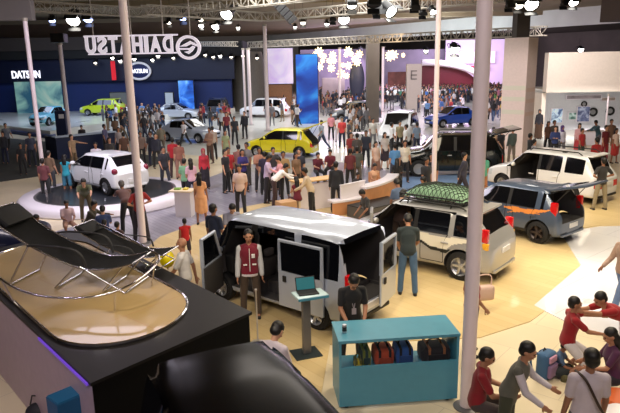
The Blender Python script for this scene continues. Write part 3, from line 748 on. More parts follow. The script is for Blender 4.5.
# front door hinged at its front edge, swung out
door_panel(van, 'front_door', Matrix.Translation((1.18, .80, 0)) @ Matrix.Rotation(rad(180-66), 4, 'Z') @ Matrix.Diagonal((1, -1, 1, 1)), .92, .34, 1.04, 1.62, SILVER, .25)
# rear side door, hinged on the far rear corner
door_panel(van, 'rear_door', Matrix.Translation((-1.99, -.77, 0)) @ Matrix.Rotation(rad(101), 4, 'Z'), .76, .42, 1.02, 1.66, SILVER)
for s in (1, -1):
    bm = BM(); box(bm, -1.99, -1.9, s*.70-.06, s*.70+.06, .78, 1.2, bev=.02); mesh('tail_light', bm, M_red, van, 40)
    bm = BM(); box(bm, -1.995, -1.9, s*.70-.05, s*.70+.05, .70, .78, bev=.01); mesh('indicator', bm, M_head, van, 40)

# --- silver off-road wagon with the roof basket
CHAMP = paint('champagne_silver_paint', (170, 170, 172), .3)
suv, sb = car('suv', 'silver off-road wagon with a green netted load on its roof', 'car', (2.82, 14.4), 141,
    V_(MPV, L=4.0, W=1.66, H=1.6, rr=-1.5, gb=-1.86, gz=1.06, ra=-1.3, fa=1.3, pillars=[(-.1, -.18), (-1.0, -1.1)], doors=[(-.14, -.98)], clad=False, notail=True, bm=CHAMP, r=.34), CHAMP,
    cuts=[([(-.04, .42), (1.0, .42), (1.02, .98), (.62, 1.50), (-.04, 1.52)], .45, 1.2), ([(-1.1, .45), (1.05, .45), (1.05, .98), (.5, 1.52), (-1.1, 1.52)], -.66, .66)])
seat(suv, .35, .3); seat(suv, .35, -.3)
door_panel(suv, 'front_door', Matrix.Translation((1.0, .82, 0)) @ Matrix.Rotation(rad(180-58), 4, 'Z') @ Matrix.Diagonal((1, -1, 1, 1)), .98, .36, 1.0, 1.5, CHAMP, .35)
for s in (1, -1):
    bm = BM(); box(bm, -1.90, -1.72, s*.70-.05, s*.70+.07, .96, 1.26, bev=.03); mesh('tail_light', bm, M_red, suv, 40)
    bm = BM(); box(bm, -1.93, -1.78, s*.72-.05, s*.72+.07, .80, .96, bev=.03); mesh('indicator', bm, M_amb, suv, 40)
wv = [(.0, .98), (.0, .82), (-.3, .84), (-.55, .72), (-.9, .70), (-1.2, .74), (-1.5, .86), (-1.5, .95), (-1.1, .90), (-.8, .93), (-.5, .95), (-.25, 1.0)]
decal(suv, sb, 1, [[(-.1, .98), (-.1, .84), (-.35, .80), (-.55, .70), (-.95, .68), (-1.15, .84), (-1.5, .92), (-1.5, .99), (-.9, .97)]], mat('cream_decal', (232, 228, 214), .4), 'wave_decal')
decal(suv, sb, 1, [[(-.08, .83), (-.08, .76), (-.35, .74), (-.55, .63), (-.95, .60), (-1.1, .66), (-1.05, .70), (-.93, .68), (-.56, .70), (-.36, .80)]], mat('dark_decal', (34, 36, 34), .5), 'wave_edge_decal', .02)
# roof basket and load
bk = empty('roof_basket', (0, 0, 0)); bk.parent = suv
bm = BM()
for z in (1.68, 1.77):
    tube(bm, [(.45, .5, z), (.45, -.5, z), (-1.15, -.5, z), (-1.15, .5, z)], .018, 6, True)
for x in [.45-.2*i for i in range(9)]:
    tube(bm, [(x, -.5, 1.68), (x, .5, 1.68)], .01, 5)
    for s in (1, -1): tube(bm, [(x, s*.5, 1.68), (x, s*.5, 1.77)], .01, 5)
for x in (.2, -.9):
    for s in (1, -1): tube(bm, [(x, s*.5, 1.68), (x, s*.56, 1.52)], .02, 5)
mesh('basket_frame', bm, M_plast, bk)
bm = BM(); bmesh.ops.create_grid(bm, x_segments=24, y_segments=16, size=.5)
for v in bm.verts:
    x, y = v.co.x*2, v.co.y*2; h = max(0, (1-abs(x)**3.2))*max(0, (1-abs(y)**3.2))
    v.co = Vector((x*.76-.42, y*.47, 1.70+.27*h**.5+.03*noise.noise(Vector((x*3, y*3, 0)))))
M_tarp = mat('green_tarpaulin', (120, 156, 128), .6, var=.25, vscale=9)
load = mesh('roof_load', bm, M_tarp, None, 60); load.parent = None
load.matrix_world = Matrix.Translation((2.82, 14.4, .02)) @ Matrix.Rotation(rad(141), 4, 'Z'); tag(load, 'pale green tarpaulin load under a black net on the wagon roof', 'luggage')
bvl = BVHTree.FromPolygons([v.co for v in load.data.vertices], [tuple(p.vertices) for p in load.data.polygons])
bm = BM()
for c_ in range(-9, 10):
    for sg in (1, -1):
        pts = []
        for t in range(15):
            x = -.42+c_*.11+sg*(t/14-.5)*.9; y = (t/14-.5)*.94
            if abs(x+.42) < .75:
                h = bvl.ray_cast(Vector((x, y, 3)), Vector((0, 0, -1)))
                if h[0] is not None: pts.append(h[0]+Vector((0, 0, .008)))
        if len(pts) > 1: tube(bm, pts, .009, 4)
mesh('cargo_net', bm, mat('net_cord', (20, 32, 24), .8), load)

# --- blue-grey hatchback with orange flash and lifted tailgate
BG = paint('blue_grey_paint', (76, 90, 114), .25)
hb, hbv = car('hatchback', 'blue-grey hatchback with an orange flash along its side and tailgate up', 'car', (5.85, 17.1), 130, V_(HATCH, r=.31, hm=BG, notail=True, bm=BG, clad=True), BG, M_dkrim,
    cuts=[(-1.75, -.9, -.6, .6, .62, 1.36), (-2.2, -1.5, -.58, .58, .62, 1.33)])
lifted_gate(hb, -1.40, 1.46, 1.15, 1.0, 14, BG)
for s in (1, -1):
    bm = BM(); box(bm, -1.70, -1.52, s*.67-.05, s*.67+.07, .80, 1.18, bev=.03); mesh('tail_light', bm, M_red, hb, 40)
OR = mat('orange_flash', (222, 140, 70), .4)
decal(hb, hbv, 1, [[(-.15, .86), (-.5, .92), (-.8, .90), (-1.0, .92), (-1.55, .98), (-1.4, .90), (-1.1, .84), (-1.35, .84), (-.9, .78), (-.75, .80), (-.3, .72), (-.5, .80)]], OR, 'flame_decal', .02)
decal(hb, hbv, 1, [[(.55, .66), (.1, .70), (.1, .64), (.55, .60)]], mat('pale_letters', (200, 205, 215), .5), 'script_decal', .02)

# --- white people carrier behind it
mp_, _b = car('people_carrier', 'white people carrier parked behind the blue-grey hatchback', 'car', (8.7, 21.9), 128, V_(MPV, L=4.4, H=1.66, rims=0, railm=M_plast, gz=1.06), WHITE, M_rim,
    cuts=[([(-.04, .42), (1.0, .42), (1.02, .98), (.66, 1.50), (-.04, 1.52)], .45, 1.2), ([(-1.1, .45), (1.05, .45), (1.05, .98), (.5, 1.52), (-1.1, 1.52)], -.66, .66)])
seat(mp_, .35, .3)
bm = BM(); box(bm, -.9, -.75, .3, .45, 1.63, 1.67, bev=.01); mesh('roof_aerial', bm, M_plast, mp_)
# --- black off-roader with tailgate lifted
BLK = paint('black_green_paint', (14, 22, 24), .2, .18)
so, _b = car('off_roader', 'black off-roader on the blue carpet with its tailgate lifted', 'car', (6.05, 26.3), 176, V_(MPV, L=4.35, W=1.8, H=1.8, hood=1.12, belt=1.12, nose=.85, r=.37, gz=1.14, rr=-1.8, gb=-2.03, fa=1.35, ra=-1.35, cowl=1.1, pillars=[(-.1, -.2), (-1.15, -1.25)], hm=M_rim), BLK, M_rim,
    cuts=[(-2.5, -1.6, -.7, .7, .7, 1.66)])
lifted_gate(so, -1.85, 1.78, 1.4, 1.05, 12, BLK)
# --- white hatchback on the turntable
wh, _b = car('hatchback', 'white hatchback on the round turntable seen from behind', 'car', (-7.75, 22.75), 141, V_(HATCH, z=.34, r=.3, H=1.44, bm=WHITE, notail=True), WHITE, M_rim)
for s in (1, -1):
    bm = BM(); ellipsoid(bm, (-1.70, s*.66, .88), (.10, .11, .12)); mesh('tail_light', bm, mat('smoked_tail_lamp', (120, 20, 50), .2, coat=.6), wh, 60)
# --- yellow hatchback, tailgate lifted
YEL = paint('yellow_paint', (226, 214, 30)); LIME = paint('lime_paint', (196, 216, 50))
yh, _b = car('hatchback', 'bright yellow hatchback with its tailgate raised', 'car', (-1.45, 32.6), 163, V_(HATCH, L=3.75, bm=YEL), YEL, M_rim, cuts=[(-2.3, -1.2, -.58, .58, .6, 1.33)])
lifted_gate(yh, -1.40, 1.46, 1.2, 1.05, 20, YEL)
# --- farther cars
LB = paint('light_blue_paint', (110, 190, 215)); NAVY = paint('navy_paint', (30, 36, 70), .3)
def far_car(P, px, py, head, m, label, z=0, y=None, name='hatchback'):
    p = at(px, py, z); return car(name, label, 'car', (p.x, p.y), head, V_(P, z=z, bm=m), m, M_rim, lod=2)[0]
far_car(V_(HATCH, L=4.0), 104, 115, 174, LIME, 'lime green hatchback on the white stage before the navy wall', .5)
far_car(V_(SEDAN, L=3.7, W=1.5, H=1.4), 50, 124, 262, LB, 'light blue old style saloon on the white stage beneath the large screen', .5, name='saloon_car')
far_car(SEDAN, 190, 141, -28, SILVER, 'silver saloon in the middle of the white stage facing right', name='saloon_car')
far_car(SEDAN, 178, 119, -10, paint('pale_silver_paint', (200, 206, 214), .3), 'pale silver car standing behind the silver saloon', name='saloon_car')
far_car(MPV, 217, 117, 265, paint('graphite_paint', (70, 76, 92), .3), 'dark graphite people carrier before the navy wall, nose toward us', name='people_carrier')
far_car(V_(MPV, L=4.5, H=1.75), 265, 117, 165, WHITE, 'white off-roader by the olive-grey tower with two thin posts before it', name='suv')
far_car(V_(MPV, L=4.6, W=1.95, H=1.85, hood=1.1, belt=1.12), 399, 142, 252, WHITE, 'white wagon facing us amid visitors by the concrete column', name='wagon')
far_car(MPV, 355, 121, 190, paint('grey_paint', (86, 92, 104), .3), 'dark grey car behind the far visitors left of the concrete column', name='saloon_car')
far_car(V_(SEDAN, H=1.5), 452, 126, 200, paint('blue_paint', (24, 70, 170)), 'bright blue car half hidden by the crowd under the red booth', name='saloon_car')
# --- dark navy car low on the left
nv, _b = car('saloon_car', 'dark navy saloon at the left edge with a red tail lamp', 'car', (-8.6, 14.4), 200, V_(SEDAN, bm=NAVY), NAVY, M_rim)
# ================================================================== people
SKIN = mat('skin_tan', (176, 126, 98), .55); SKIN2 = mat('skin_brown', (150, 104, 80), .55); SKIN3 = mat('skin_light', (200, 152, 124), .55)
HAIRM = mat('black_hair', (20, 17, 18), .5); GREYH = mat('grey_hair', (90, 84, 82), .6); EYE = mat('dark_eye', (24, 18, 18), .2); LIPS = mat('lips', (140, 80, 74), .5)
def cloth(c): return mat('cloth_%d_%d_%d' % c, c, .85, sheen=.15, var=.08, vscale=5)
def dvec(f, o, s): f = rad(f); o = rad(o); return Vector((s*math.sin(o), -math.sin(f)*math.cos(o), -math.cos(f)*math.cos(o)))
# pose: lean, twist, (arm L: swing, out, elbow bend, forearm in), arm R, (leg L: swing, out, knee), leg R, head pitch (down +), head yaw
POSES = {
 'stand':   dict(arms=[(4, 8, 10, 0), (6, 9, 14, 0)], legs=[(2, 4, 2), (-2, 5, 2)]),
 'relaxed': dict(arms=[(-4, 10, 22, 6), (10, 8, 30, 8)], legs=[(8, 5, 8), (-3, 4, 2)], hp=10),
 'crossed': dict(arms=[(18, 10, 88, 62), (22, 10, 80, 66)], legs=[(2, 6, 2), (0, 6, 2)]),
 'phone':   dict(arms=[(28, 6, 92, 24), (24, 6, 95, 26)], legs=[(3, 5, 2), (-4, 5, 3)], hp=32, lean=4),
 'walk':    dict(arms=[(26, 7, 22, 0), (-24, 7, 16, 0)], legs=[(-24, 3, 16), (24, 3, 6)], lean=4),
 'walk2':   dict(arms=[(-22, 7, 14, 0), (24, 7, 26, 0)], legs=[(26, 3, 6), (-20, 3, 18)], lean=4),
 'hips':    dict(arms=[(-14, 38, 70, 50), (-14, 38, 70, 50)], legs=[(3, 8, 2), (-3, 8, 2)]),
 'reach':   dict(arms=[(62, 4, 16, 6), (52, 8, 26, 4)], legs=[(10, 5, 6), (-8, 5, 4)], lean=20, hp=20),
 'point':   dict(arms=[(78, 16, 6, 0), (5, 8, 12, 0)], legs=[(4, 5, 2), (-2, 5, 2)]),
 'bend':    dict(arms=[(58, 6, 22, 4), (48, 8, 30, 4)], legs=[(16, 6, 18), (-2, 6, 8)], lean=52, hp=14),
 'bend2':   dict(arms=[(86, 4, 14, 2), (70, 10, 20, 4)], legs=[(6, 12, 4), (-8, 8, 4)], lean=62, hp=6),
 'sit':     dict(arms=[(30, 8, 50, 16), (30, 8, 56, 16)], legs=[(84, 9, 84), (84, 9, 78)], lean=8, hp=20),
 'sitfloor': dict(arms=[(32, 14, 40, 16), (34, 10, 46, 16)], legs=[(94, 34, 128), (90, 36, 126)], lean=18, hp=26),
 'crouch':  dict(arms=[(62, 6, 30, 8), (54, 8, 40, 8)], legs=[(92, 14, 122), (84, 12, 118)], lean=26, hp=14),
 'kneel':   dict(arms=[(82, 6, 6, 4), (50, 8, 30, 4)], legs=[(56, 8, 100), (40, 8, 96)], lean=8, hp=4),
 'slump':   dict(arms=[(10, 8, 30, 14), (14, 8, 36, 14)], legs=[(4, 5, 4), (-2, 5, 4)], lean=14, hp=42),
 'lean':    dict(arms=[(30, 18, 34, 4), (24, 10, 30, 8)], legs=[(0, 6, 2), (-4, 6, 4)], lean=20, hp=12),
}
def figure(pose, female=False):
    p = POSES[pose]; J = {}
    lean = rad(p.get('lean', 0)); Rl = Matrix.Rotation(lean, 3, 'X')
    sw = .146 if female else .168; hw = .092
    J['pel'] = Vector((0, 0, 0))
    def T(v): return Rl @ Vector(v)
    J['waist'] = T((0, .0, .12)); J['chest'] = T((0, -.01, .33)); J['neck'] = T((0, .015, .50))
    hp = rad(p.get('hp', 4)); hd = Matrix.Rotation(lean*.4+hp, 3, 'X') @ Vector((0, -.02, 1))
    J['hb'] = J['neck']+T((0, 0, .035)); J['head'] = J['hb']+hd.normalized()*.125
    J['hm'] = Matrix.Rotation(lean*.4+hp, 3, 'X')
    if p.get('hy'): J['hm'] = J['hm'] @ Matrix.Rotation(rad(p['hy']), 3, 'Z')
    for i, s in ((0, 1), (1, -1)):
        f, o, e, inn = p['arms'][i]; f0 = f
        J['sh%d' % i] = J['neck']+T((s*sw, .0, -.075)); J['el%d' % i] = J['sh%d' % i]+dvec(f, o, s)*.28
        fd = dvec(f+e, -inn if inn else o*.6, s); J['wr%d' % i] = J['el%d' % i]+fd*.25; J['hd%d' % i] = fd
        f, o, k = p['legs'][i]
        J['hip%d' % i] = Vector((s*hw, 0, -.04)); J['kn%d' % i] = J['hip%d' % i]+dvec(f, o, s)*.43
        J['an%d' % i] = J['kn%d' % i]+dvec(f-k, o*(.6 if k < 60 else -.1), s)*.42
        J['toepitch%d' % i] = max(0, (k-f)-55) if pose in ('kneel',) else 0
    low = min(J['an0'].z, J['an1'].z)-.075
    if pose == 'sitfloor': low = -.13
    if pose == 'kneel': low = min(J['kn0'].z, J['kn1'].z, J['an0'].z, J['an1'].z)-.07
    for k, v in J.items():
        if isinstance(v, Vector) and not k.startswith('hd'): v.z -= low
    return J
def cap(bm, a, b_, r0, r1, seg=12):
    a = Vector(a); b_ = Vector(b_); d_ = (b_-a).normalized(); pts = []; rs = []
    for t in (-1, -.7, -.3): pts.append(a+d_*r0*t); rs.append(r0*max(.12, math.sqrt(1-t*t)))
    pts += [a, b_]; rs += [r0, r1]
    for t in (.3, .7, 1): pts.append(b_+d_*r1*t); rs.append(r1*max(.12, math.sqrt(1-t*t)))
    tube(bm, pts, rs, seg)
def torso(bm, J, g, female, z0=-.08, top=.5):
    """elliptic sections along the spine, g is how far the cloth stands off"""
    up = (J['chest']-J['waist']).normalized(); fx = Vector((1, 0, 0)); fy = up.cross(fx)
    W_ = [(-.10, .150, .105), (-.03, .165, .118), (.05, .155, .11), (.14, .138, .1), (.24, .152, .108), (.33, .162, .115), (.40, .150, .10), (.45, .105, .08), (.49, .06, .06)]
    if female: W_ = [(-.10, .155, .11), (-.03, .165, .12), (.05, .145, .108), (.14, .12, .092), (.24, .132, .1), (.33, .142, .12), (.39, .13, .10), (.44, .09, .075), (.485, .05, .05)]
    for s in (0, 1): cap(bm, J['neck']-up*.03, J['sh%d' % s], .05+g*.7, .045+g, 10)
    rings = []
    for (t, a, b_) in W_:
        if t < z0 or t > top: continue
        if t < .1: c = J['pel']+(Vector((0, 0, 1)).lerp(up, max(0, (t+.1)/.22)))*t
        else: c = J['waist']+up*(t-.12)
        aa, bb = a+g, b_+g
        rings.append([bm.verts.new(c+fx*aa*math.cos(q)*1.0+fy*bb*math.sin(q)) for q in [2*math.pi*k/20 for k in range(20)]])
    for A, B in zip(rings, rings[1:]):
        for k in range(20): bm.faces.new((A[k], A[(k+1) % 20], B[(k+1) % 20], B[k]))
    bm.faces.new(rings[0][::-1]); bm.faces.new(rings[-1])
def remesh(bm, vox, smooth=2):
    bmesh.ops.recalc_face_normals(bm, faces=bm.faces[:])
    me = bpy.data.meshes.new('r'); bm.to_mesh(me); bm.free()
    o = bpy.data.objects.new('r', me); COL.objects.link(o)
    r = o.modifiers.new('r', 'REMESH'); r.mode = 'VOXEL'; r.voxel_size = vox; r.use_smooth_shade = True
    s_ = o.modifiers.new('s', 'SMOOTH'); s_.factor = .5; s_.iterations = smooth
    out = evald(o); bpy.data.objects.remove(o); bpy.data.meshes.remove(me)
    out.materials.clear()
    return out
def add_head(bm, J, near):
    Mh = J['hm'].to_4x4(); c = J['head']
    def E(off, r, rot=None): ellipsoid(bm, c+J['hm'] @ Vector(off)*1.05, Vector(r)*1.05, Mh @ rot if rot is not None else Mh, 16, 12)
    E((0, .012, .02), (.076, .094, .092)); E((0, -.018, -.045), (.055, .062, .062)); E((0, -.05, -.085), (.028, .028, .022))
    if near:
        E((0, -.092, -.018), (.013, .02, .024)); E((0, -.078, .022), (.05, .02, .012))
        E((0, -.08, -.06), (.024, .012, .012))
        for s in (1, -1): E((s*.078, .012, -.01), (.012, .02, .032)); E((s*.04, -.066, -.03), (.022, .02, .02))
    cap(bm, J['neck']-Vector((0, 0, .03)), J['hb']+(J['head']-J['hb'])*.4, .052, .050)
def add_hand(bm, J, i, near):
    d_ = J['hd%d' % i]; w0 = J['wr%d' % i]; s = 1 if i == 0 else -1
    side = d_.cross(Vector((s, 0, 0))).normalized() if abs(d_.x) < .9 else Vector((0, 0, 1))
    # side: across the palm; normal: out of the palm
    nrm_ = d_.cross(side).normalized()
    c = w0+d_*.05
    Mx = Matrix((side, d_, nrm_)).transposed().to_4x4()
    ellipsoid(bm, c, (.040, .052, .019), Mx, 12, 8)
    if not near: ellipsoid(bm, c+d_*.06, (.032, .045, .014), Mx, 10, 8); return
    inner = nrm_*(-s)
    for k, ln in ((-1.5, .062), (-.5, .074), (.5, .078), (1.5, .068)):
        r0 = c+d_*.038+side*k*.019; k1 = r0+d_*ln*.5+inner*.006; k2 = k1+(d_*.7+inner*.6).normalized()*ln*.5
        cap(bm, r0, k1, .0092, .0085, 8); cap(bm, k1, k2, .0085, .007, 8)
    th = c-d_*.02+side*.034; cap(bm, th, th+(side*.6+d_*.8).normalized()*.04, .011, .010, 8)
    t2 = th+(side*.6+d_*.8).normalized()*.04; cap(bm, t2, t2+(d_+side*.1).normalized()*.03, .010, .008, 8)
_F = {}
def parts_for(pose, top, bot, hair, fem, near):
    key = (pose, top, bot, hair, fem, near)
    if key in _F: return _F[key]
    J = figure(pose, fem); vx = .0125 if near else .024
    def arms(bm, g, upto, full=True):
        for i in (0, 1):
            a, e, w0 = J['sh%d' % i], J['el%d' % i], J['wr%d' % i]; f = .9 if fem else 1
            m_ = min(1, upto)
            cap(bm, a, a.lerp(e, m_), .052*f+g, (.052-.012*m_)*f+g)
            if upto > 1: cap(bm, e, e.lerp(w0, upto-1), .041*f+g, (.041-.013*(upto-1))*f+g)
    def legs(bm, g, upto, flare=0):
        for i in (0, 1):
            h, k, a = J['hip%d' % i], J['kn%d' % i], J['an%d' % i]; m_ = min(1, upto)
            cap(bm, h, h.lerp(k, m_), .083+g, .083-.027*m_+g+flare*.5)
            if upto > 1: cap(bm, k, k.lerp(a, upto-1), .056+g, (.056-.02*(upto-1))+g+flare)
    out = {}
    bm = BM(); torso(bm, J, -.008, fem); arms(bm, 0, 2); legs(bm, -.004, 2); add_head(bm, J, near)
    for i in (0, 1):
        add_hand(bm, J, i, near)
        cap(bm, J['an%d' % i], J['an%d' % i]+Vector((0, -.10, -.04)), .034, .028)
    out['body'] = remesh(bm, vx, 1 if near else 1)
    # top
    hem = {'tee': -.11, 'long': -.11, 'jacket': -.11, 'vest': -.11, 'dress': -.11, 'hijab': -.11, 'none': 0}.get(top, -.11)
    sl = {'tee': .72, 'long': 1.92, 'jacket': .55, 'vest': .06, 'sleeveless': .06, 'dress': .5, 'robe': 1.9, 'sleevy': 1.5}.get(top, .72)
    bm = BM(); torso(bm, J, .012 if top != 'jacket' else .02, fem, hem); arms(bm, .014, sl)
    out['shirt'] = remesh(bm, vx)
    if top in ('jacket', 'vest'):       # sleeves in a second colour
        bm = BM(); arms(bm, .017 if top == 'jacket' else .01, 1.95); out['sleeve'] = remesh(bm, vx)
    # bottom
    bm = BM()
    if bot in ('trousers', 'shorts'):
        torso(bm, J, .004, fem, -.11, .06); legs(bm, .012, 1.93 if bot == 'trousers' else .92, .012 if bot == 'trousers' else .02)
    else:
        ln = {'skirt': 1.0, 'dress': 1.1, 'robe': 1.85, 'longskirt': 1.85}[bot]
        torso(bm, J, .006, fem, -.11, .12); legs(bm, .03, ln, .02)
        mids = []
        for t in (0, .5, 1, 1.5, 1.85):
            if t > ln: break
            q = [(J['hip%d' % i].lerp(J['kn%d' % i], t) if t <= 1 else J['kn%d' % i].lerp(J['an%d' % i], t-1)) for i in (0, 1)]
            mids.append((q[0]+q[1])/2)
        for a, b_ in zip(mids, mids[1:]): cap(bm, a, b_, .10+.02, .12+.02)
    out['trousers' if bot in ('trousers', 'shorts') else 'skirt'] = remesh(bm, vx)
    # shoes
    for i in (0, 1):
        bm = BM(); a = J['an%d' % i]
        if J['toepitch%d' % i] > 0: cap(bm, a+Vector((0, .0, .0)), a+Vector((0, .06, -.02)), .045, .04)
        else:
            cap(bm, a+Vector((0, .03, -.04)), a+Vector((0, -.14, -.05)), .042, .034); cap(bm, a+Vector((0, .0, -.01)), a+Vector((0, 0, -.04)), .04, .045)
            for v in bm.verts:
                if v.co.z < a.z-.072: v.co.z = a.z-.072
        out['shoe%d' % i] = remesh(bm, vx*.8, 1)
    # hair
    Mh = J['hm'].to_4x4(); c = J['head']
    if hair != 'bald':
        bm = BM()
        def E(off, r): ellipsoid(bm, c+J['hm'] @ Vector(off)*1.05, Vector(r)*1.05, Mh, 20, 14)
        if hair in ('short', 'long', 'bun'):
            E((0, .026, .042), (.085, .097, .088)); E((0, .05, -.01), (.08, .066, .075))
        if hair == 'bun': E((0, .13, .02), (.045, .04, .045))
        if hair == 'long':
            E((0, .07, -.05), (.085, .05, .1)); a = c+J['hm'] @ Vector((0, .07, -.06)); b_ = J['neck']+(J['chest']-J['neck']).normalized()*.12+Vector((0, .10, 0))
            for s in (-.035, .035): cap(bm, a+Vector((s, 0, 0)), b_+Vector((s, 0, 0)), .06, .04)
        if hair == 'cap':
            E((0, .016, .05), (.09, .104, .075)); E((0, -.10, .05), (.065, .07, .012)); E((0, .05, -.01), (.08, .066, .07))
        if hair == 'hijab':
            E((0, .028, .022), (.094, .106, .112)); E((0, .03, -.06), (.088, .085, .1)); cap(bm, J['hb'], J['neck']-Vector((0, 0, .03)), .08, .12)
            E((0, -.03, -.13), (.08, .07, .05))
        out['cap' if hair == 'cap' else 'headscarf' if hair == 'hijab' else 'hair'] = remesh(bm, vx*.8, 2)
    if near:
        for s in (1, -1):
            for n_, of, r_ in (('eye', (s*.032, -.083, .004), (.014, .008, .008)), ('eyebrow', (s*.032, -.092, .026), (.02, .006, .004))):
                bm = BM(); ellipsoid(bm, c+J['hm'] @ Vector(of), r_, Mh, 10, 8); me = bpy.data.meshes.new('e'); bm.to_mesh(me); bm.free(); out[n_+str(s)] = me
        bm = BM(); ellipsoid(bm, c+J['hm'] @ Vector((0, -.096, -.061)), (.022, .006, .006), Mh, 10, 6); me = bpy.data.meshes.new('l'); bm.to_mesh(me); bm.free(); out['mouth'] = me
    out['J'] = J; out['top'] = max(v.co.z for k_ in ('body', 'hair', 'headscarf', 'cap') if k_ in out for v in out[k_].vertices)
    _F[key] = out; return out
_pc = [0]
def person(px, py, h, face, pose, top, tc, bot, bc, label, hair='short', fem=False, near=False, z=0, skin=None, group=None, cols={}, cat='person', at_feet=None):
    """px, py: pixel of the top of the head; h: standing height"""
    F_ = parts_for(pose, top, bot, hair, fem, near); k = h/1.71; _pc[0] += 1
    pz = at(px, py, z+F_['top']*k) if at_feet is None else at(*at_feet, z)
    hx = (F_['J']['head']).xy*k; a = rad(face); off = Vector((hx.x*math.cos(a)-hx.y*math.sin(a), hx.x*math.sin(a)+hx.y*math.cos(a)))
    loc = Vector((pz.x-off.x, pz.y-off.y, z)) if at_feet is None else Vector((pz.x, pz.y, z))
    def obj(n, me, m_, par=None):
        o = bpy.data.objects.new(n, me); COL.objects.link(o)
        if not me.materials: me.materials.append(m_)
        o.material_slots[0].link = 'OBJECT'; o.material_slots[0].material = m_
        if par is not None: o.parent = par
        return o
    sk = skin or (SKIN, SKIN2, SKIN3)[_pc[0] % 3]
    r = obj('person', F_['body'], sk); r.location = loc; r.rotation_euler = (0, 0, a); r.scale = (k, k, k); tag(r, label, cat, group)
    obj('dress' if top == 'dress' else 'shirt', F_['shirt'], cloth(tc), r)
    if 'sleeve' in F_: obj('sleeves', F_['sleeve'], cloth(cols.get('sleeve', (210, 210, 205))), r)
    if 'trousers' in F_: obj('shorts' if bot == 'shorts' else 'trousers', F_['trousers'], cloth(bc), r)
    if 'skirt' in F_: obj('skirt', F_['skirt'], cloth(bc), r)
    for i in (0, 1): obj('shoe', F_['shoe%d' % i], cloth(cols.get('shoe', (34, 32, 34))), r)
    if 'hair' in F_: obj('hair', F_['hair'], cols.get('hairm', HAIRM), r)
    if 'headscarf' in F_: obj('headscarf', F_['headscarf'], cloth(cols.get('scarf', (60, 60, 80))), r)
    if 'cap' in F_: obj('cap', F_['cap'], cloth(cols.get('cap', (160, 30, 36))), r)
    if near:
        obj('mouth', F_['mouth'], LIPS, r)
        for n_ in ('eye', 'eyebrow'):
            for s in ('1', '-1'): obj(n_, F_[n_+s], EYE if n_ == 'eye' else HAIRM, r)
    return r
K = (28, 28, 32); NV = (36, 42, 66); JE = (62, 88, 128); GR = (110, 110, 116); WH = (222, 220, 222); KH = (140, 118, 92); BR = (70, 54, 44); MR = (136, 24, 42); RD = (186, 34, 44)
def attach(par, name, bm, m_, smooth=40): return mesh(name, bm, m_, par, smooth)

# ---- near figures
vm = person(248, 229, 1.74, 8, 'stand', 'jacket', (116, 16, 42), 'trousers', (72, 58, 48), 'person in a maroon varsity jacket with pale sleeves beside the open van', near=True, skin=SKIN, cols=dict(sleeve=(198, 200, 204)))
bm = BM(); box(bm, -.006, .006, -.155, -.14, .98, 1.42); box(bm, .04, .1, -.16, -.13, 1.24, 1.31); box(bm, -.12, -.05, -.16, -.13, 1.1, 1.12); box(bm, .05, .12, -.16, -.13, 1.1, 1.12); attach(vm, 'badge', bm, cloth((228, 226, 226)))
bm = BM(); lathe(bm, [(.155, .86), (.165, .87), (.165, .91), (.155, .92)], 24, Matrix.Diagonal((1.08, .82, 1, 1))); attach(vm, 'waistband', bm, cloth((205, 200, 205)))
person(181, 238, 1.68, 262, 'walk', 'tee', (214, 212, 214), 'trousers', (34, 32, 36), 'person in a white shirt walking left just behind the black platform', hair='bald', near=True, skin=SKIN)
person(184, 218, 1.12, 200, 'stand', 'sleeveless', (196, 30, 36), 'shorts', (60, 50, 60), 'small person in a red vest top between the counter and the yellow floor', skin=SKIN2)
person(213, 203, 1.70, 150, 'stand', 'tee', (30, 38, 62), 'trousers', K, 'person in a dark navy shirt standing at the front of the silver van', near=True)
person(232, 203, 1.62, 20, 'slump', 'tee', (150, 150, 168), 'trousers', NV, 'person in a pale checked shirt looking over the front of the silver van', near=True)
person(408, 213, 1.74, 176, 'slump', 'tee', (34, 46, 50), 'trousers', (72, 104, 140), 'person in a dark green t-shirt and blue jeans at the wagon door', near=True, skin=SKIN)
pl = person(354, 273, 1.68, 10, 'slump', 'tee', (24, 24, 28), 'trousers', K, 'person in a black polo with a lanyard behind the teal counter', near=True, skin=SKIN)
bm = BM(); tube(bm, bez([(-.06, -.06, 1.42), (-.03, -.17, 1.25), (0, -.2, 1.12), (.03, -.17, 1.25), (.06, -.06, 1.42)], 5), .006, 6); box(bm, -.035, .035, -.215, -.205, 1.02, 1.12); attach(pl, 'lanyard', bm, mat('grey_ribbon', (170, 160, 165), .6))
person(277, 321, 1.62, 150, 'slump', 'jacket', (200, 190, 200), 'trousers', NV, 'person in a pale lilac shirt holding a pole behind the black car', near=True, cols=dict(sleeve=(200, 190, 200)))
wb = person(474, 262, 1.60, 100, 'relaxed', 'tee', (150, 34, 40), 'trousers', (46, 50, 66), 'person in a red top with a pale handbag half hidden by the thick post', hair='long', fem=True, near=True)
boy = person(529, 341, 1.58, 62, 'lean', 'vest', (92, 92, 84), 'trousers', (58, 62, 48), 'person in a grey-green waistcoat over a pale shirt leaning forward', near=True, cols=dict(sleeve=(196, 190, 200)), skin=SKIN)
person(488, 347, 1.62, 78, 'sit', 'tee', (136, 22, 34), 'trousers', (70, 60, 60), 'person in a dark red shirt sitting beside the thick post', near=True, skin=SKIN)
st = person(592, 347, 1.70, 176, 'stand', 'tee', (196, 186, 196), 'trousers', (90, 86, 96), 'person in a pale shirt with a dark cross-body strap, back turned', near=True, skin=SKIN2)
bm = BM(); tube(bm, bez([(.14, -.04, 1.45), (.08, .12, 1.42), (-.06, .155, 1.15), (-.2, .1, .92), (-.18, -.02, .88)], 6), .016, 6); attach(st, 'bag_strap', bm, mat('brown_leather', (50, 32, 28), .5))
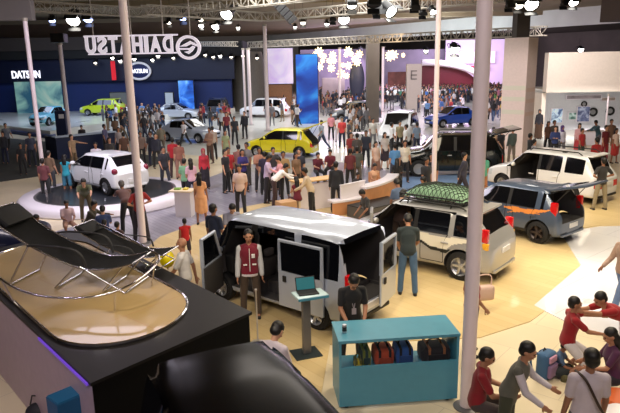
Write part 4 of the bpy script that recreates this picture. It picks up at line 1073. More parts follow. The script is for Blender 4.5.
person(576, 296, 1.55, 84, 'kneel', 'tee', (150, 20, 32), 'shorts', (222, 220, 226), 'small person in a red shirt and white shorts reaching out to a friend', near=True, skin=SKIN)
person(601, 291, 1.58, 274, 'bend2', 'tee', (156, 22, 32), 'trousers', (206, 196, 214), 'small person in a red shirt and pale trousers bending to the left', near=True, skin=SKIN)
person(611, 327, 1.55, 262, 'sit', 'tee', (78, 36, 72), 'trousers', (44, 40, 50), 'person in a plum dress with long black hair seated at the right edge', hair='long', fem=True, near=True, z=-.02)
person(627, 229, 1.68, 290, 'walk2', 'long', (160, 132, 116), 'trousers', (96, 116, 150), 'person in jeans walking at the right edge on the glossy white floor', near=True)
person(604, 157, 1.70, 190, 'hips', 'tee', (38, 36, 38), 'trousers', (140, 128, 104), 'person in black and khaki behind the raised tailgate of the grey hatchback', skin=SKIN2)

# ---- mid distance figures: (head px, py, height, facing, pose, top, colour, bottom, colour, label, options)
MID = [
 (597, 137, 1.7, 200, 'stand', 'tee', (170, 40, 44), 'trousers', KH, 'person in a red shirt beyond the rear of the white people carrier', {}),
 (397, 178, 1.70, 200, 'slump', 'tee', (86, 104, 134), 'trousers', JE, 'person in a denim-blue shirt beside the grey planter', {}),
 (403, 189, 1.66, 150, 'slump', 'tee', (84, 66, 60), 'trousers', BR, 'person in a brown top bending over the grey planter', {}),
 (423, 176, 1.62, 250, 'sit', 'tee', K, 'trousers', K, 'person in black seated behind the green roof load', {}),
 (362, 189, 1.50, 290, 'slump', 'tee', (52, 50, 52), 'trousers', K, 'person hidden low behind the curved wood counter in dark clothes', {}),
 (336, 161, 1.68, 170, 'stand', 'long', (30, 32, 40), 'trousers', K, 'person in a black suit standing inside the curved counter', {}),
 (375, 163, 1.60, 20, 'sit', 'sleeveless', (206, 160, 128), 'trousers', BR, 'person in a peach sleeveless top inside the curved counter', dict(hair='bun', fem=True)),
 (358, 172, 1.35, 20, 'sit', 'tee', (34, 30, 36), 'trousers', K, 'small person in dark clothes seated behind the curved counter', {}),
 (318, 152, 1.62, 20, 'sit', 'tee', (92, 26, 44), 'trousers', K, 'person in a dark maroon top seated left of the black-suited one', {}),
 (330, 149, 1.66, 350, 'sit', 'tee', (104, 34, 48), 'trousers', K, 'person in a wine-red top seated beside the maroon-topped one', {}),
 (269, 154, 1.72, 90, 'phone', 'long', (196, 176, 206), 'trousers', (34, 32, 42), 'person in a lilac shirt and dark trousers reading at the table group', {}),
 (278, 156, 1.66, 290, 'phone', 'long', (214, 150, 150), 'trousers', K, 'person in a pink shirt facing the lilac-shirted one', {}),
 (286, 163, 1.66, 110, 'bend', 'long', (236, 232, 230), 'trousers', (60, 40, 44), 'person in a white shirt bending over the small counter', {}),
 (304, 167, 1.68, 262, 'lean', 'long', (196, 176, 150), 'trousers', K, 'person in a beige shirt leaning on the counter from the right', {}),
 (296, 176, 1.55, 200, 'sit', 'sleeveless', (110, 30, 50), 'trousers', (70, 30, 36), 'person in a dark red top seated with back to us at the counter', dict(hair='long', fem=True)),
 (296, 152, 1.58, 30, 'relaxed', 'tee', (120, 92, 70), 'trousers', BR, 'person in a brown top with long hair behind the counter group', dict(hair='long', fem=True)),
 (283, 151, 1.66, 10, 'crossed', 'tee', (150, 120, 80), 'trousers', K, 'person in a mustard-brown shirt before the yellow hatchback', {}),
 (299, 148, 1.68, 340, 'stand', 'tee', (44, 46, 60), 'trousers', K, 'person in a charcoal shirt beside the yellow tailgate', {}),
 (273, 147, 1.66, 20, 'stand', 'tee', (60, 56, 60), 'trousers', K, 'person in a dark grey shirt before the yellow rear door', {}),
 (259, 147, 1.70, 10, 'crossed', 'tee', (170, 120, 100), 'trousers', (50, 50, 56), 'person in a salmon shirt by the yellow bonnet', {}),
 (264, 151, 1.62, 190, 'stand', 'tee', (44, 36, 60), 'trousers', K, 'person in a dark purple shirt behind the lilac-shirted one', {}),
 (239, 164, 1.68, 350, 'relaxed', 'tee', (206, 180, 170), 'trousers', (30, 32, 46), 'person in a pale patterned shirt alone on the grey aisle', {}),
 (228, 147, 1.70, 30, 'stand', 'tee', (176, 36, 44), 'trousers', K, 'person in a red shirt in the group on the grey aisle', {}),
 (225, 149, 1.66, 60, 'stand', 'tee', (36, 34, 40), 'trousers', K, 'person in black just left of the red-shirted one', {}),
 (242, 149, 1.64, 20, 'crossed', 'tee', (52, 44, 112), 'trousers', (40, 40, 52), 'person in a violet-blue shirt in the aisle group', dict(fem=True, hair='long')),
 (246, 142, 1.72, 330, 'stand', 'tee', (120, 116, 120), 'trousers', (70, 66, 60), 'person in a grey shirt behind the violet-shirted one', {}),
 (238, 144, 1.68, 200, 'stand', 'tee', (136, 90, 84), 'trousers', K, 'person in a dusty pink-brown shirt in the aisle group', {}),
 (203, 148, 1.60, 20, 'stand', 'long', (172, 36, 50), 'longskirt', (40, 34, 44), 'person in a crimson top and long dark skirt', dict(hair='hijab', fem=True, cols=dict(scarf=(150, 60, 70)))),
 (209, 127, 1.76, 330, 'crossed', 'long', (150, 118, 100), 'trousers', (84, 62, 52), 'tall person in a tan shirt behind the crimson-topped one', {}),
 (212, 126, 1.70, 200, 'stand', 'tee', (176, 160, 150), 'trousers', K, 'person in a cream shirt beside the tall tan-shirted one', {}),
 (225, 130, 1.62, 20, 'stand', 'dress', (150, 160, 120), 'skirt', (140, 146, 110), 'person in a pale green dress on the white stage edge', dict(hair='long', fem=True)),
 (199, 172, 1.62, 180, 'stand', 'dress', (218, 160, 118), 'skirt', (220, 164, 122), 'person in a peach dress beside the small white kiosk', dict(hair='long', fem=True)),
 (184, 158, 1.60, 160, 'relaxed', 'tee', (120, 170, 130), 'trousers', K, 'person in a light green shirt behind the small white kiosk', {}),
 (190, 158, 1.60, 200, 'relaxed', 'tee', (222, 176, 196), 'trousers', NV, 'person in a pale pink shirt behind the small white kiosk', dict(fem=True, hair='long')),
 (172, 137, 1.76, 180, 'stand', 'tee', (178, 34, 44), 'trousers', (66, 48, 50), 'person in a bright red polo walking past the turntable', {}),
 (178, 140, 1.66, 190, 'stand', 'tee', (140, 90, 76), 'trousers', (150, 110, 96), 'person in brown and tan beside the red polo', {}),
 (163, 146, 1.68, 30, 'relaxed', 'tee', (34, 34, 42), 'trousers', (40, 42, 54), 'person in black left of the red polo', {}),
 (150, 131, 1.70, 340, 'stand', 'tee', (30, 34, 48), 'trousers', NV, 'person in dark navy on the dark carpet edge', {}),
 (155, 133, 1.66, 30, 'stand', 'long', (38, 40, 56), 'trousers', K, 'person in a charcoal jacket next to the navy one', {}),
 (160, 124, 1.68, 200, 'stand', 'tee', (110, 104, 90), 'trousers', (96, 84, 72), 'person in an olive-grey shirt behind the charcoal jacket', {}),
 (183, 120, 1.60, 330, 'walk', 'tee', (220, 218, 224), 'trousers', K, 'person in a white top walking before the silver saloon', {}),
 (48, 150, 1.70, 160, 'stand', 'tee', (116, 92, 72), 'trousers', (52, 54, 60), 'person in a brown patterned shirt beside the grey-pink post', {}),
 (42, 158, 1.60, 180, 'stand', 'tee', (100, 50, 56), 'trousers', K, 'person in dark red half hidden by the grey-pink post', {}),
 (64, 154, 1.62, 180, 'stand', 'sleeveless', (40, 150, 172), 'shorts', (60, 120, 150), 'person in a turquoise top and shorts before the turntable', dict(hair='long', fem=True)),
 (71, 134, 1.72, 70, 'point', 'tee', (150, 124, 96), 'trousers', (104, 84, 60), 'person in tan at the end of the navy reception counter', {}),
 (29, 132, 1.70, 20, 'stand', 'tee', (60, 66, 84), 'trousers', (38, 40, 54), 'person in a slate shirt on the charcoal carpet', {}),
 (20, 143, 1.45, 20, 'stand', 'tee', (30, 30, 36), 'trousers', K, 'shorter person in black with a white bag on the charcoal carpet', {}),
 (5, 123, 1.74, 40, 'walk', 'tee', (110, 116, 128), 'trousers', K, 'person in a grey shirt walking at the left edge', {}),
 (2, 131, 1.66, 350, 'stand', 'long', (46, 48, 56), 'trousers', NV, 'person in a dark coat at the left edge', {}),
 (95, 142, 1.66, 10, 'stand', 'tee', (222, 214, 226), 'trousers', K, 'person in a white shirt behind the turntable hatchback', {}),
 (81, 125, 1.62, 10, 'sit', 'tee', (30, 30, 38), 'trousers', K, 'attendant in black seated at the navy reception counter', {}),
 (109, 137, 1.66, 40, 'stand', 'long', (44, 40, 40), 'trousers', K, 'person in a dark jacket right of the navy counter', {}),
 (104, 124, 1.70, 80, 'stand', 'tee', (84, 80, 112), 'trousers', K, 'person in a dull violet shirt leaning at the counter end', {}),
 (123, 132, 1.68, 200, 'stand', 'tee', (90, 64, 52), 'trousers', BR, 'person in a brown shirt left of the white tapered post', {}),
 (118, 127, 1.62, 10, 'stand', 'tee', (160, 150, 150), 'trousers', K, 'person in a light grey top left of the white tapered post', dict(fem=True, hair='long')),
 (140, 131, 1.68, 10, 'stand', 'tee', (120, 100, 90), 'trousers', K, 'person in a taupe shirt right of the white tapered post', {}),
 (83, 178, 1.66, 20, 'bend', 'tee', (72, 76, 48), 'trousers', (84, 70, 50), 'person in an olive shirt bending at the turntable rim', {}),
 (94, 200, 1.60, 80, 'crouch', 'long', (60, 54, 40), 'trousers', K, 'person in a camouflage jacket crouching before the turntable', {}),
 (66, 200, 1.42, 30, 'sit', 'tee', (196, 168, 176), 'shorts', (180, 140, 120), 'small person in a pale pink shirt sitting behind the lounger', {}),
 (102, 205, 1.50, 200, 'sit', 'tee', (52, 66, 110), 'trousers', (40, 48, 76), 'person in blue sitting behind the lounger arm', {}),
 (104, 219, 1.30, 180, 'sit', 'tee', (70, 110, 180), 'trousers', JE, 'small person in bright blue below the turntable rim', {}),
 (121, 180, 1.74, 210, 'bend', 'tee', (96, 66, 60), 'trousers', (34, 32, 36), 'person in a dark brown shirt left of the white post', dict(cols=dict(hairm=GREYH))),
 (137, 182, 1.68, 220, 'hips', 'tee', (150, 36, 40), 'trousers', (40, 36, 46), 'person in a red shirt standing right behind the white post', {}),
 (117, 221, 1.2, 160, 'stand', 'tee', (80, 60, 60), 'trousers', K, 'small person with dark hair peeping over the platform rail', {}),
 (36, 214, 1.4, 90, 'sit', 'tee', (120, 96, 130), 'trousers', K, 'small person in a mauve patterned top behind the lounger headrest', {}),
 (351, 132, 1.68, 20, 'stand', 'tee', (160, 60, 60), 'trousers', K, 'person in brick red at the white table group', {}),
 (357, 133, 1.68, 190, 'stand', 'tee', (86, 80, 76), 'trousers', K, 'person in a dark olive shirt at the white table group', {}),
 (366, 130, 1.70, 350, 'stand', 'tee', (52, 58, 72), 'trousers', (40, 42, 50), 'tall person in a slate-blue shirt behind the curved counter', {}),
 (376, 141, 1.60, 20, 'relaxed', 'sleeveless', (216, 186, 170), 'skirt', (150, 110, 96), 'person in a cream top with long hair behind the curved counter', dict(fem=True, hair='long')),
 (357, 146, 1.62, 180, 'stand', 'tee', (80, 84, 80), 'trousers', (96, 88, 80), 'person in a grey-green shirt seen from behind near the curved counter', {}),
 (350, 148, 1.60, 190, 'stand', 'tee', (100, 40, 48), 'trousers', K, 'person in dark wine red seen from behind near the curved counter', {}),
 (395, 143, 1.66, 190, 'stand', 'tee', (86, 140, 196), 'trousers', (60, 60, 84), 'person in a sky-blue shirt beyond the curved counter', {}),
 (405, 140, 1.70, 10, 'stand', 'tee', (222, 214, 200), 'trousers', (44, 40, 44), 'person in a cream-white shirt and dark trousers by the black off-roader', {}),
 (397, 158, 1.62, 170, 'sit', 'tee', K, 'trousers', K, 'person with black hair seated beside the cream-shirted one', dict(hair='long', fem=True)),
 (385, 132, 1.66, 20, 'stand', 'tee', (214, 206, 202), 'skirt', (60, 50, 60), 'person in a white blouse left of the sky-blue shirt', dict(fem=True, hair='long')),
 (392, 122, 1.70, 100, 'stand', 'tee', (228, 228, 230), 'trousers', K, 'person in a white shirt before the white wagon, facing right', {}),
 (406, 124, 1.70, 270, 'stand', 'tee', (226, 226, 226), 'trousers', NV, 'person in a white shirt before the white wagon, facing left', {}),
 (400, 121, 1.66, 10, 'stand', 'tee', (150, 140, 110), 'trousers', K, 'person in khaki between the two white shirts', {}),
 (417, 122, 1.66, 200, 'stand', 'tee', (130, 150, 176), 'trousers', NV, 'person in a pale blue shirt beside the black off-roader nose', {}),
 (321, 120, 1.72, 300, 'walk', 'tee', (140, 150, 164), 'trousers', (60, 70, 100), 'person in grey-blue striding across the open pale floor', {}),
 (342, 117, 1.74, 350, 'stand', 'tee', (196, 60, 60), 'trousers', NV, 'person in a coral red shirt standing on the open pale floor', {}),
 (331, 113, 1.66, 10, 'stand', 'tee', (216, 140, 150), 'trousers', K, 'person in a pink shirt beyond the open pale floor', {}),
 (338, 115, 1.62, 200, 'stand', 'tee', (228, 210, 214), 'trousers', (190, 180, 190), 'person in a white and pale outfit by the far thin post', dict(fem=True)),
 (349, 119, 1.68, 100, 'stand', 'tee', (70, 64, 70), 'trousers', K, 'person in charcoal right of the coral red shirt', {}),
 (373, 118, 1.70, 20, 'stand', 'tee', (190, 186, 180), 'trousers', GR, 'person in a light shirt at the foot of the concrete column', {}),
 (234, 116, 1.72, 20, 'stand', 'tee', (28, 28, 38), 'trousers', K, 'person in black standing alone on the white stage', {}),
 (244, 111, 1.78, 340, 'stand', 'long', (34, 34, 44), 'trousers', K, 'tall person in black beside the left thin far post', {}),
 (219, 104, 1.70, 20, 'stand', 'tee', (80, 120, 180), 'trousers', NV, 'person in blue by the graphite people carrier', {}),
 (221, 109, 1.70, 10, 'stand', 'tee', (200, 206, 214), 'trousers', K, 'person in a white shirt by the graphite people carrier', {}),
 (226, 112, 1.70, 10, 'stand', 'tee', (130, 50, 60), 'trousers', NV, 'person in dull red behind the two on the white stage', {}),
 (432, 153, 1.70, 330, 'stand', 'tee', (24, 26, 34), 'trousers', K, 'person in black on the pale blue carpet by the slim cream post', {}),
 (427, 157, 1.66, 30, 'relaxed', 'tee', (30, 32, 42), 'trousers', K, 'person in dark clothes left of the slim cream post', {}),
 (465, 152, 1.72, 70, 'walk', 'long', (46, 46, 66), 'trousers', (40, 36, 52), 'person in a dark indigo jacket walking past the off-roader', {}),
 (484, 152, 1.66, 200, 'stand', 'tee', (70, 150, 130), 'trousers', (150, 100, 70), 'person in a sea-green shirt just right of the thick post', {}),
 (494, 127, 1.68, 10, 'stand', 'dress', (218, 186, 150), 'longskirt', (216, 182, 146), 'person in a long beige gown under the lifted black tailgate', dict(fem=True, hair='long')),
 (502, 128, 1.70, 30, 'relaxed', 'tee', (30, 30, 36), 'trousers', K, 'person in black under the lifted black tailgate', {}),
 (513, 127, 1.70, 200, 'stand', 'long', (70, 84, 80), 'trousers', (120, 110, 100), 'person in a grey-green coat beside the white pillar', {}),
 (531, 133, 1.66, 90, 'stand', 'tee', (50, 52, 60), 'trousers', K, 'person in dark grey right of the white pillar', {}),
 (535, 139, 1.58, 90, 'stand', 'tee', (190, 190, 196), 'trousers', GR, 'person in light grey close behind the white people carrier', {}),
 (540, 109, 1.78, 340, 'stand', 'robe', (34, 32, 40), 'robe', (74, 50, 34), 'person in a long black coat near the showroom corner', dict(hair='hijab', fem=True, cols=dict(scarf=(30, 30, 36)))),
 (549, 121, 1.64, 10, 'stand', 'tee', (84, 56, 44), 'trousers', K, 'person in brown with long hair before the showroom', dict(fem=True, hair='long')),
 (556, 126, 1.62, 340, 'crossed', 'long', (44, 60, 110), 'trousers', K, 'person in royal blue sitting out before the showroom', {}),
 (563, 125, 1.60, 10, 'relaxed', 'long', (206, 206, 226), 'trousers', GR, 'person in white with a violet headscarf before the showroom', dict(fem=True, hair='hijab', cols=dict(scarf=(84, 60, 120)))),
 (555, 120, 1.68, 10, 'stand', 'tee', (70, 66, 60), 'trousers', K, 'person in dark olive behind the royal blue one', {}),
 (580, 123, 1.64, 340, 'relaxed', 'long', (220, 170, 176), 'longskirt', (200, 70, 80), 'person in pink and red before the showroom', dict(fem=True, hair='long')),
 (583, 128, 1.60, 30, 'stand', 'tee', (180, 50, 54), 'trousers', (50, 80, 70), 'person in a red shirt and green skirt before the showroom', {}),
 (596, 120, 1.66, 280, 'reach', 'long', (56, 90, 104), 'trousers', (110, 110, 120), 'person in a teal-grey shirt tending the white showroom table', {}),
 (607, 125, 1.68, 20, 'stand', 'tee', (110, 36, 44), 'trousers', (150, 40, 50), 'person in dark red right of the thin showroom post', {}),
 (612, 119, 1.74, 350, 'stand', 'tee', (130, 100, 84), 'trousers', (160, 120, 90), 'tall person in tan right of the thin showroom post', {}),
 (617, 128, 1.60, 20, 'stand', 'dress', (226, 200, 190), 'skirt', (196, 60, 60), 'person in cream and red at the far right edge', dict(fem=True, hair='long')),
]
for (px, py, h, fc, ps, tp, tc, bt, bc, lb, op) in MID:
    person(px, py, h, fc, ps, tp, tc, bt, bc, lb, **op)

# ---- distant crowd, each figure one continuous body coloured by what it wears
def far_mesh(pose, fem, hair):
    J = figure(pose, fem); bm = BM(); torso(bm, J, .012, fem)
    for i in (0, 1):
        cap(bm, J['sh%d' % i], J['el%d' % i], .06, .05, 8); cap(bm, J['el%d' % i], J['wr%d' % i]+J['hd%d' % i]*.12, .048, .036, 8)
        cap(bm, J['hip%d' % i], J['kn%d' % i], .095, .068, 8); cap(bm, J['kn%d' % i], J['an%d' % i], .066, .05, 8); cap(bm, J['an%d' % i], J['an%d' % i]+Vector((0, -.13, -.035)), .045, .04, 8)
    ellipsoid(bm, J['head'], (.088, .105, .125), J['hm'].to_4x4(), 12, 10); cap(bm, J['neck'], J['head'], .055, .05, 8)
    if hair: cap(bm, J['head']+Vector((0, .06, 0)), J['neck']+Vector((0, .08, -.08)), .08, .06, 8)
    me = remesh(bm, .042, 1)
    for k in range(4): me.materials.append(None)
    for p in me.polygons:
        c = p.center; z = c.z; hd = J['head']; r = c-hd
        if r.length < .19 and z > J['neck'].z: k = 1 if (r.y > .015 or r.z > .06) else 0
        elif hair and c.y > .06 and z > J['neck'].z-.12: k = 1
        elif z > J['pel'].z-.03 and min((c-J['wr%d' % i]).length for i in (0, 1)) > .2: k = 2
        elif min((c-J['wr%d' % i]).length for i in (0, 1)) < .2 and c.y < .3 and abs(c.x) > .1: k = 0
        else: k = 3
        p.material_index = k
    return me
FM = [far_mesh('stand', False, False), far_mesh('crossed', False, False), far_mesh('walk', False, False), far_mesh('relaxed', True, True), far_mesh('phone', False, False), far_mesh('walk2', True, True)]
TONE = {'white': [(226, 226, 230), (212, 208, 214)], 'dark': [(34, 34, 42), (48, 46, 52), (28, 34, 52)], 'red': [(150, 44, 52), (120, 36, 46)], 'blue': [(60, 96, 160), (90, 130, 180)], 'grey': [(120, 120, 128), (90, 92, 100)], 'brown': [(140, 104, 80), (104, 80, 64)], 'green': [(90, 140, 70), (60, 110, 90)], 'pink': [(216, 150, 170), (190, 120, 140)], 'yellow': [(206, 180, 80)]}
taken = []
def crowd(n, poly, where, weights='white dark dark dark grey dark red brown blue white dark grey'.split(), mind=.6, z=0):
    xs = [p[0] for p in poly]; ys = [p[1] for p in poly]; c = 0; tries = 0
    def inside(x, y):
        r = False; j = len(poly)-1
        for i in range(len(poly)):
            if (poly[i][1] > y) != (poly[j][1] > y) and x < (poly[j][0]-poly[i][0])*(y-poly[i][1])/(poly[j][1]-poly[i][1])+poly[i][0]: r = not r
            j = i
        return r
    while c < n and tries < n*60:
        tries += 1; px = random.uniform(min(xs), max(xs)); py = random.uniform(min(ys), max(ys))
        if not inside(px, py): continue
        p = at(px, py, z)
        if any((p.x-q[0])**2+(p.y-q[1])**2 < mind**2 for q in taken): continue
        taken.append((p.x, p.y)); t = random.choice(weights)
        o = bpy.data.objects.new('person', random.choice(FM)); COL.objects.link(o); o.location = p; o.rotation_euler = (0, 0, random.uniform(0, 6.28)); k = random.uniform(.9, 1.06); o.scale = (k, k, k)
        cols = [random.choice((SKIN, SKIN2, SKIN3)), HAIRM, cloth(random.choice(TONE[t])), cloth(random.choice([K, K, NV, JE, GR, BR, KH]))]
        for i, m_ in enumerate(cols): o.material_slots[i].link = 'OBJECT'; o.material_slots[i].material = m_
        tag(o, 'distant visitor in a %s top %s' % (t, where), 'person', '%s tops %s' % (t, where)); c += 1
for q in COL.objects:
    if q.name.startswith('person') and q.parent is None: taken.append((q.location.x, q.location.y))
def keepout(px, py, r, z=0): p = at(px, py, z); [taken.append((p.x+dx*.4, p.y+dy*.4)) for dx in range(-int(r/.4), int(r/.4)+1) for dy in range(-int(r/.4), int(r/.4)+1)]
for q in ((190, 138, 2.2), (178, 119, 2), (217, 116, 2), (265, 115, 2.3), (396, 136, 2.3), (355, 119, 2.2), (452, 123, 2.2), (104, 113, 2.2, .5), (50, 122, 2, .5)): keepout(*q)
keepout(375, 119, 1.2); keepout(521, 150, 1.2); keepout(414, 110, 1.2)
NMAX = 300
crowd(46, [(384, 105), (462, 102), (470, 124), (425, 120), (424, 113), (384, 113)], 'in the crowd under the dark red booth')
crowd(30, [(484, 104), (508, 104), (508, 124), (484, 122)], 'in the crowd right of the thick post', 'dark dark dark green grey white yellow'.split())
crowd(24, [(321, 108), (366, 108), (366, 122), (321, 118)], 'between the blue screen and the concrete column')
crowd(14, [(346, 124), (366, 122), (372, 136), (348, 140)], 'around the white table by the concrete column', 'white white grey dark brown'.split())
crowd(10, [(278, 112), (296, 112), (314, 128), (258, 126), (256, 120)], 'behind the yellow hatchback', 'dark white dark grey'.split())
crowd(26, [(108, 130), (160, 122), (166, 136), (118, 146)], 'between the navy counter and the silver saloon', 'white dark dark grey brown dark'.split())
crowd(16, [(98, 126), (170, 121), (160, 127), (100, 132)], 'before the lime hatchback', 'white white blue grey dark'.split())
crowd(10, [(196, 124), (232, 120), (232, 130), (204, 134)], 'around the graphite people carrier', 'white dark blue red grey'.split())
# the uncountable mass of people at the very back of the hall: one object
PAL = [SKIN, HAIRM]+[cloth(random.choice(v)) for v in TONE.values()]+[cloth(K), cloth(NV), cloth(WH)]
bm = BM(); nper = 0
def mini(p, a):
    k = random.uniform(.92, 1.06); T = Matrix.Translation(p) @ Matrix.Rotation(a, 4, 'Z') @ Matrix.Scale(k, 4); n0 = len(bm.faces)
    def seg(a_, b_, r0, r1, m_, n=6):
        f0 = len(bm.faces); tube(bm, [T @ Vector(a_), T @ Vector(a_).lerp(Vector(b_), .5), T @ Vector(b_)], [r0, (r0+r1)*.53, r1], n)
        bm.faces.ensure_lookup_table()
        for f in bm.faces[f0:]: f.material_index = m_; f.smooth = True
    sh = random.choice([2, 3, 3, 3, 4, 5, 6, 8, 9, 11, 11, 12, 12, 13, 13]); tr = random.choice([3, 11, 12, 12])
    for s in (-1, 1):
        seg((s*.09, 0, .9), (s*.1, 0, .02), .085, .045, tr); seg((s*.19, 0, 1.38), (s*.23, -.03, 1.1), .055, .045, sh); seg((s*.23, -.03, 1.1), (s*.2, -.16, .9), .04, .035, 0)
        seg((s*.1, .03, .04), (s*.1, -.14, .03), .04, .035, 1, 5)
    seg((0, 0, .85), (0, 0, 1.25), .15, .17, sh, 8); seg((0, 0, 1.25), (0, 0, 1.47), .17, .07, sh, 8); seg((0, 0, 1.44), (0, 0, 1.55), .05, .05, 0)
    seg((0, -.02, 1.5), (0, -.02, 1.66), .07, .09, 0, 8); seg((0, .025, 1.55), (0, .02, 1.74), .09, .05, 1, 8)
def mass(n, poly):
    global nper
    xs = [p[0] for p in poly]; ys = [p[1] for p in poly]; c = t = 0
    while c < n and t < n*40:
        t += 1; px = random.uniform(min(xs), max(xs)); py = random.uniform(min(ys), max(ys)); p = at(px, py)
        if any((p.x-q[0])**2+(p.y-q[1])**2 < .3 for q in taken): continue
        taken.append((p.x, p.y)); mini(p, random.uniform(0, 6.28)); c += 1
mass(170, [(380, 96), (480, 103)]); mass(80, [(480, 95), (512, 104)]); mass(40, [(320, 100), (366, 107)])
me = bpy.data.meshes.new('distant_crowd'); bm.to_mesh(me); bm.free()
for m_ in PAL: me.materials.append(m_)
o = bpy.data.objects.new('distant_crowd', me); COL.objects.link(o); tag(o, 'dense mass of tiny visitors at the very back of the hall', 'crowd', None, 'stuff')
# ================================================================== turntable, counters, props
M_wht = mat('white_laminate', (228, 222, 230), .35, coat=.2); M_ltwood = mat('orange_brown_veneer', (196, 138, 96), .4, var=.12, vscale=3, coat=.2)
M_chrome = mat('chrome', (214, 212, 216), .14, metal=1); M_grey = mat('grey_steel', (120, 120, 124), .4, metal=.6)
c = at(107, 191.5, .3); o = empty('turntable', (c.x, c.y, 0), 0, 'round white turntable stage under the white hatchback', 'stage')
bm = BM(); lathe(bm, [(2.3, .0), (3.08, 0), (3.12, .05), (3.08, .22), (2.96, .32), (2.4, .33), (2.3, .33)], 72); mesh('stage_ring', bm, M_wht, o, 40)
bm = BM(); lathe(bm, [(0, .335), (2.42, .335), (2.42, .3)], 72); mesh('stage_disc', bm, mat('dark_turntable_top', (42, 46, 52), .35, coat=.3), o, 40)
bm = BM(); lathe(bm, [(2.42, .33), (2.47, .34), (2.52, .33)], 72); mesh('edge_trim', bm, M_grey, o, 40)

# ---- black platform with wood oval, chrome rails and loungers
PZ = 1.55; N = at(92, 381, PZ); Rr = at(249, 312, PZ)
ax = (Rr-N); Wd = ax.length; ax.normalize(); bx = Vector((-ax.y, ax.x, 0)); LB_ = 5.9
plat = empty('display_platform', (N.x, N.y, 0), math.atan2(ax.y, ax.x), 'black box platform with an inlaid wood oval at lower left', 'platform')
M_bk = mat('black_panel', (5, 5, 6), .6, spec=.2); M_top = mat('dark_grey_top', (30, 28, 28), .45, spec=.25)
def loc2(p): q = p-N; return q.x*ax.x+q.y*ax.y, q.x*bx.x+q.y*bx.y
lx, ly = loc2(at(0, 296, PZ)); fx_, fy_ = loc2(at(152, 264, PZ)); kL = lx/ly; kR = (fx_-Wd)/fy_
print('platform', Wd, kL, kR)
def shp(x, y): u = x/Wd; return (kL*y*(1-u)+(Wd+kR*y)*u, y)
def quad(e): return [shp(-e, -e), shp(Wd+e, -e), shp(Wd+e, LB_+e), shp(-e, LB_+e)]
bm = BM(); prism(bm, quad(0), 0, PZ-.04); mesh('plinth', bm, M_bk, plat)
q_ = quad(.012); bm = BM(); prism(bm, [q_[0], shp(.0, 0.02), shp(0, LB_-.02), q_[3]], .01, PZ-.05); mesh('side_panel', bm, mat('lilac_grey_panel', (170, 148, 160), .35, var=.05), plat)
bm = BM(); prism(bm, quad(.03), PZ-.04, PZ); mesh('top_board', bm, M_top, plat)
def oval(ins, n=16, rn=None, xl=None):
    x0, x1 = .08+ins, Wd-.34-ins; r = (x1-x0)/2; cx_ = (x0+x1)/2; pts = []
    for k in range(n+1):
        a = math.pi+math.pi*k/n; pts.append((cx_+r*math.cos(a), .44+ins+r*1.0+r*1.0*math.sin(a)))
    for k in range(n+1):
        a = math.pi*k/n; pts.append((cx_+r*math.cos(a), LB_-.3-ins-r+r*math.sin(a)))
    return [shp(*p) for p in pts]
bm = BM(); prism(bm, oval(0), PZ, PZ+.02); mesh('wood_oval', bm, floor_mat('honey_plywood', (172, 146, 98), (180, 154, 106), 2.4, 1.2, 0, .35, coat=.25, mortar=(170, 130, 84), nscale=1.6, msize=.006), plat)
bm = BM(); tube(bm, [(x, y, PZ+.02) for x, y in oval(-.01)], .022, 8, True); mesh('chrome_edge', bm, M_chrome, plat)
bm = BM(); prism(bm, [shp(-.05, .05), shp(-.025, .05), shp(-.025, 1.6), shp(-.05, 1.6)], PZ-.06, PZ-.03); mesh('light_strip', bm, mat('violet_strip', (110, 70, 200), .4, emit=.5), plat)
# bowed chrome rail over the oval
def pl_(v): return plat.matrix_world @ Vector(v)
bpy.context.view_layer.update()
rail = empty('bowed_rail', (0, 0, 0), 0, 'bowed chrome hoop rail standing around the loungers', 'rail')
pix = [(-14, 262, .42), (2, 280, .40), (28, 293, .30), (62, 298, .26), (98, 296, .3), (130, 285, .38), (153, 268, .46), (159, 257, .52), (150, 250, .56), (128, 238, .6), (104, 226, .62), (88, 222, .6)]
rp = bez([at(a, b_, PZ+z) for a, b_, z in pix], 8)
bm = BM(); tube(bm, rp, .018, 8); mesh('hoop', bm, M_chrome, rail, 60)
for k in (8, 36, 60, 84):
    q = rp[min(k, len(rp)-1)]; bm = BM(); f = Vector((q.x, q.y, PZ+.02)); dd = (Vector((q.x, q.y, 0))-Vector((-3.4, 9, 0))).normalized()*.12
    if k == 84: continue
    tube(bm, [q, f+dd*-1.0], .014, 8); mesh('stay', bm, M_chrome, rail, 60)
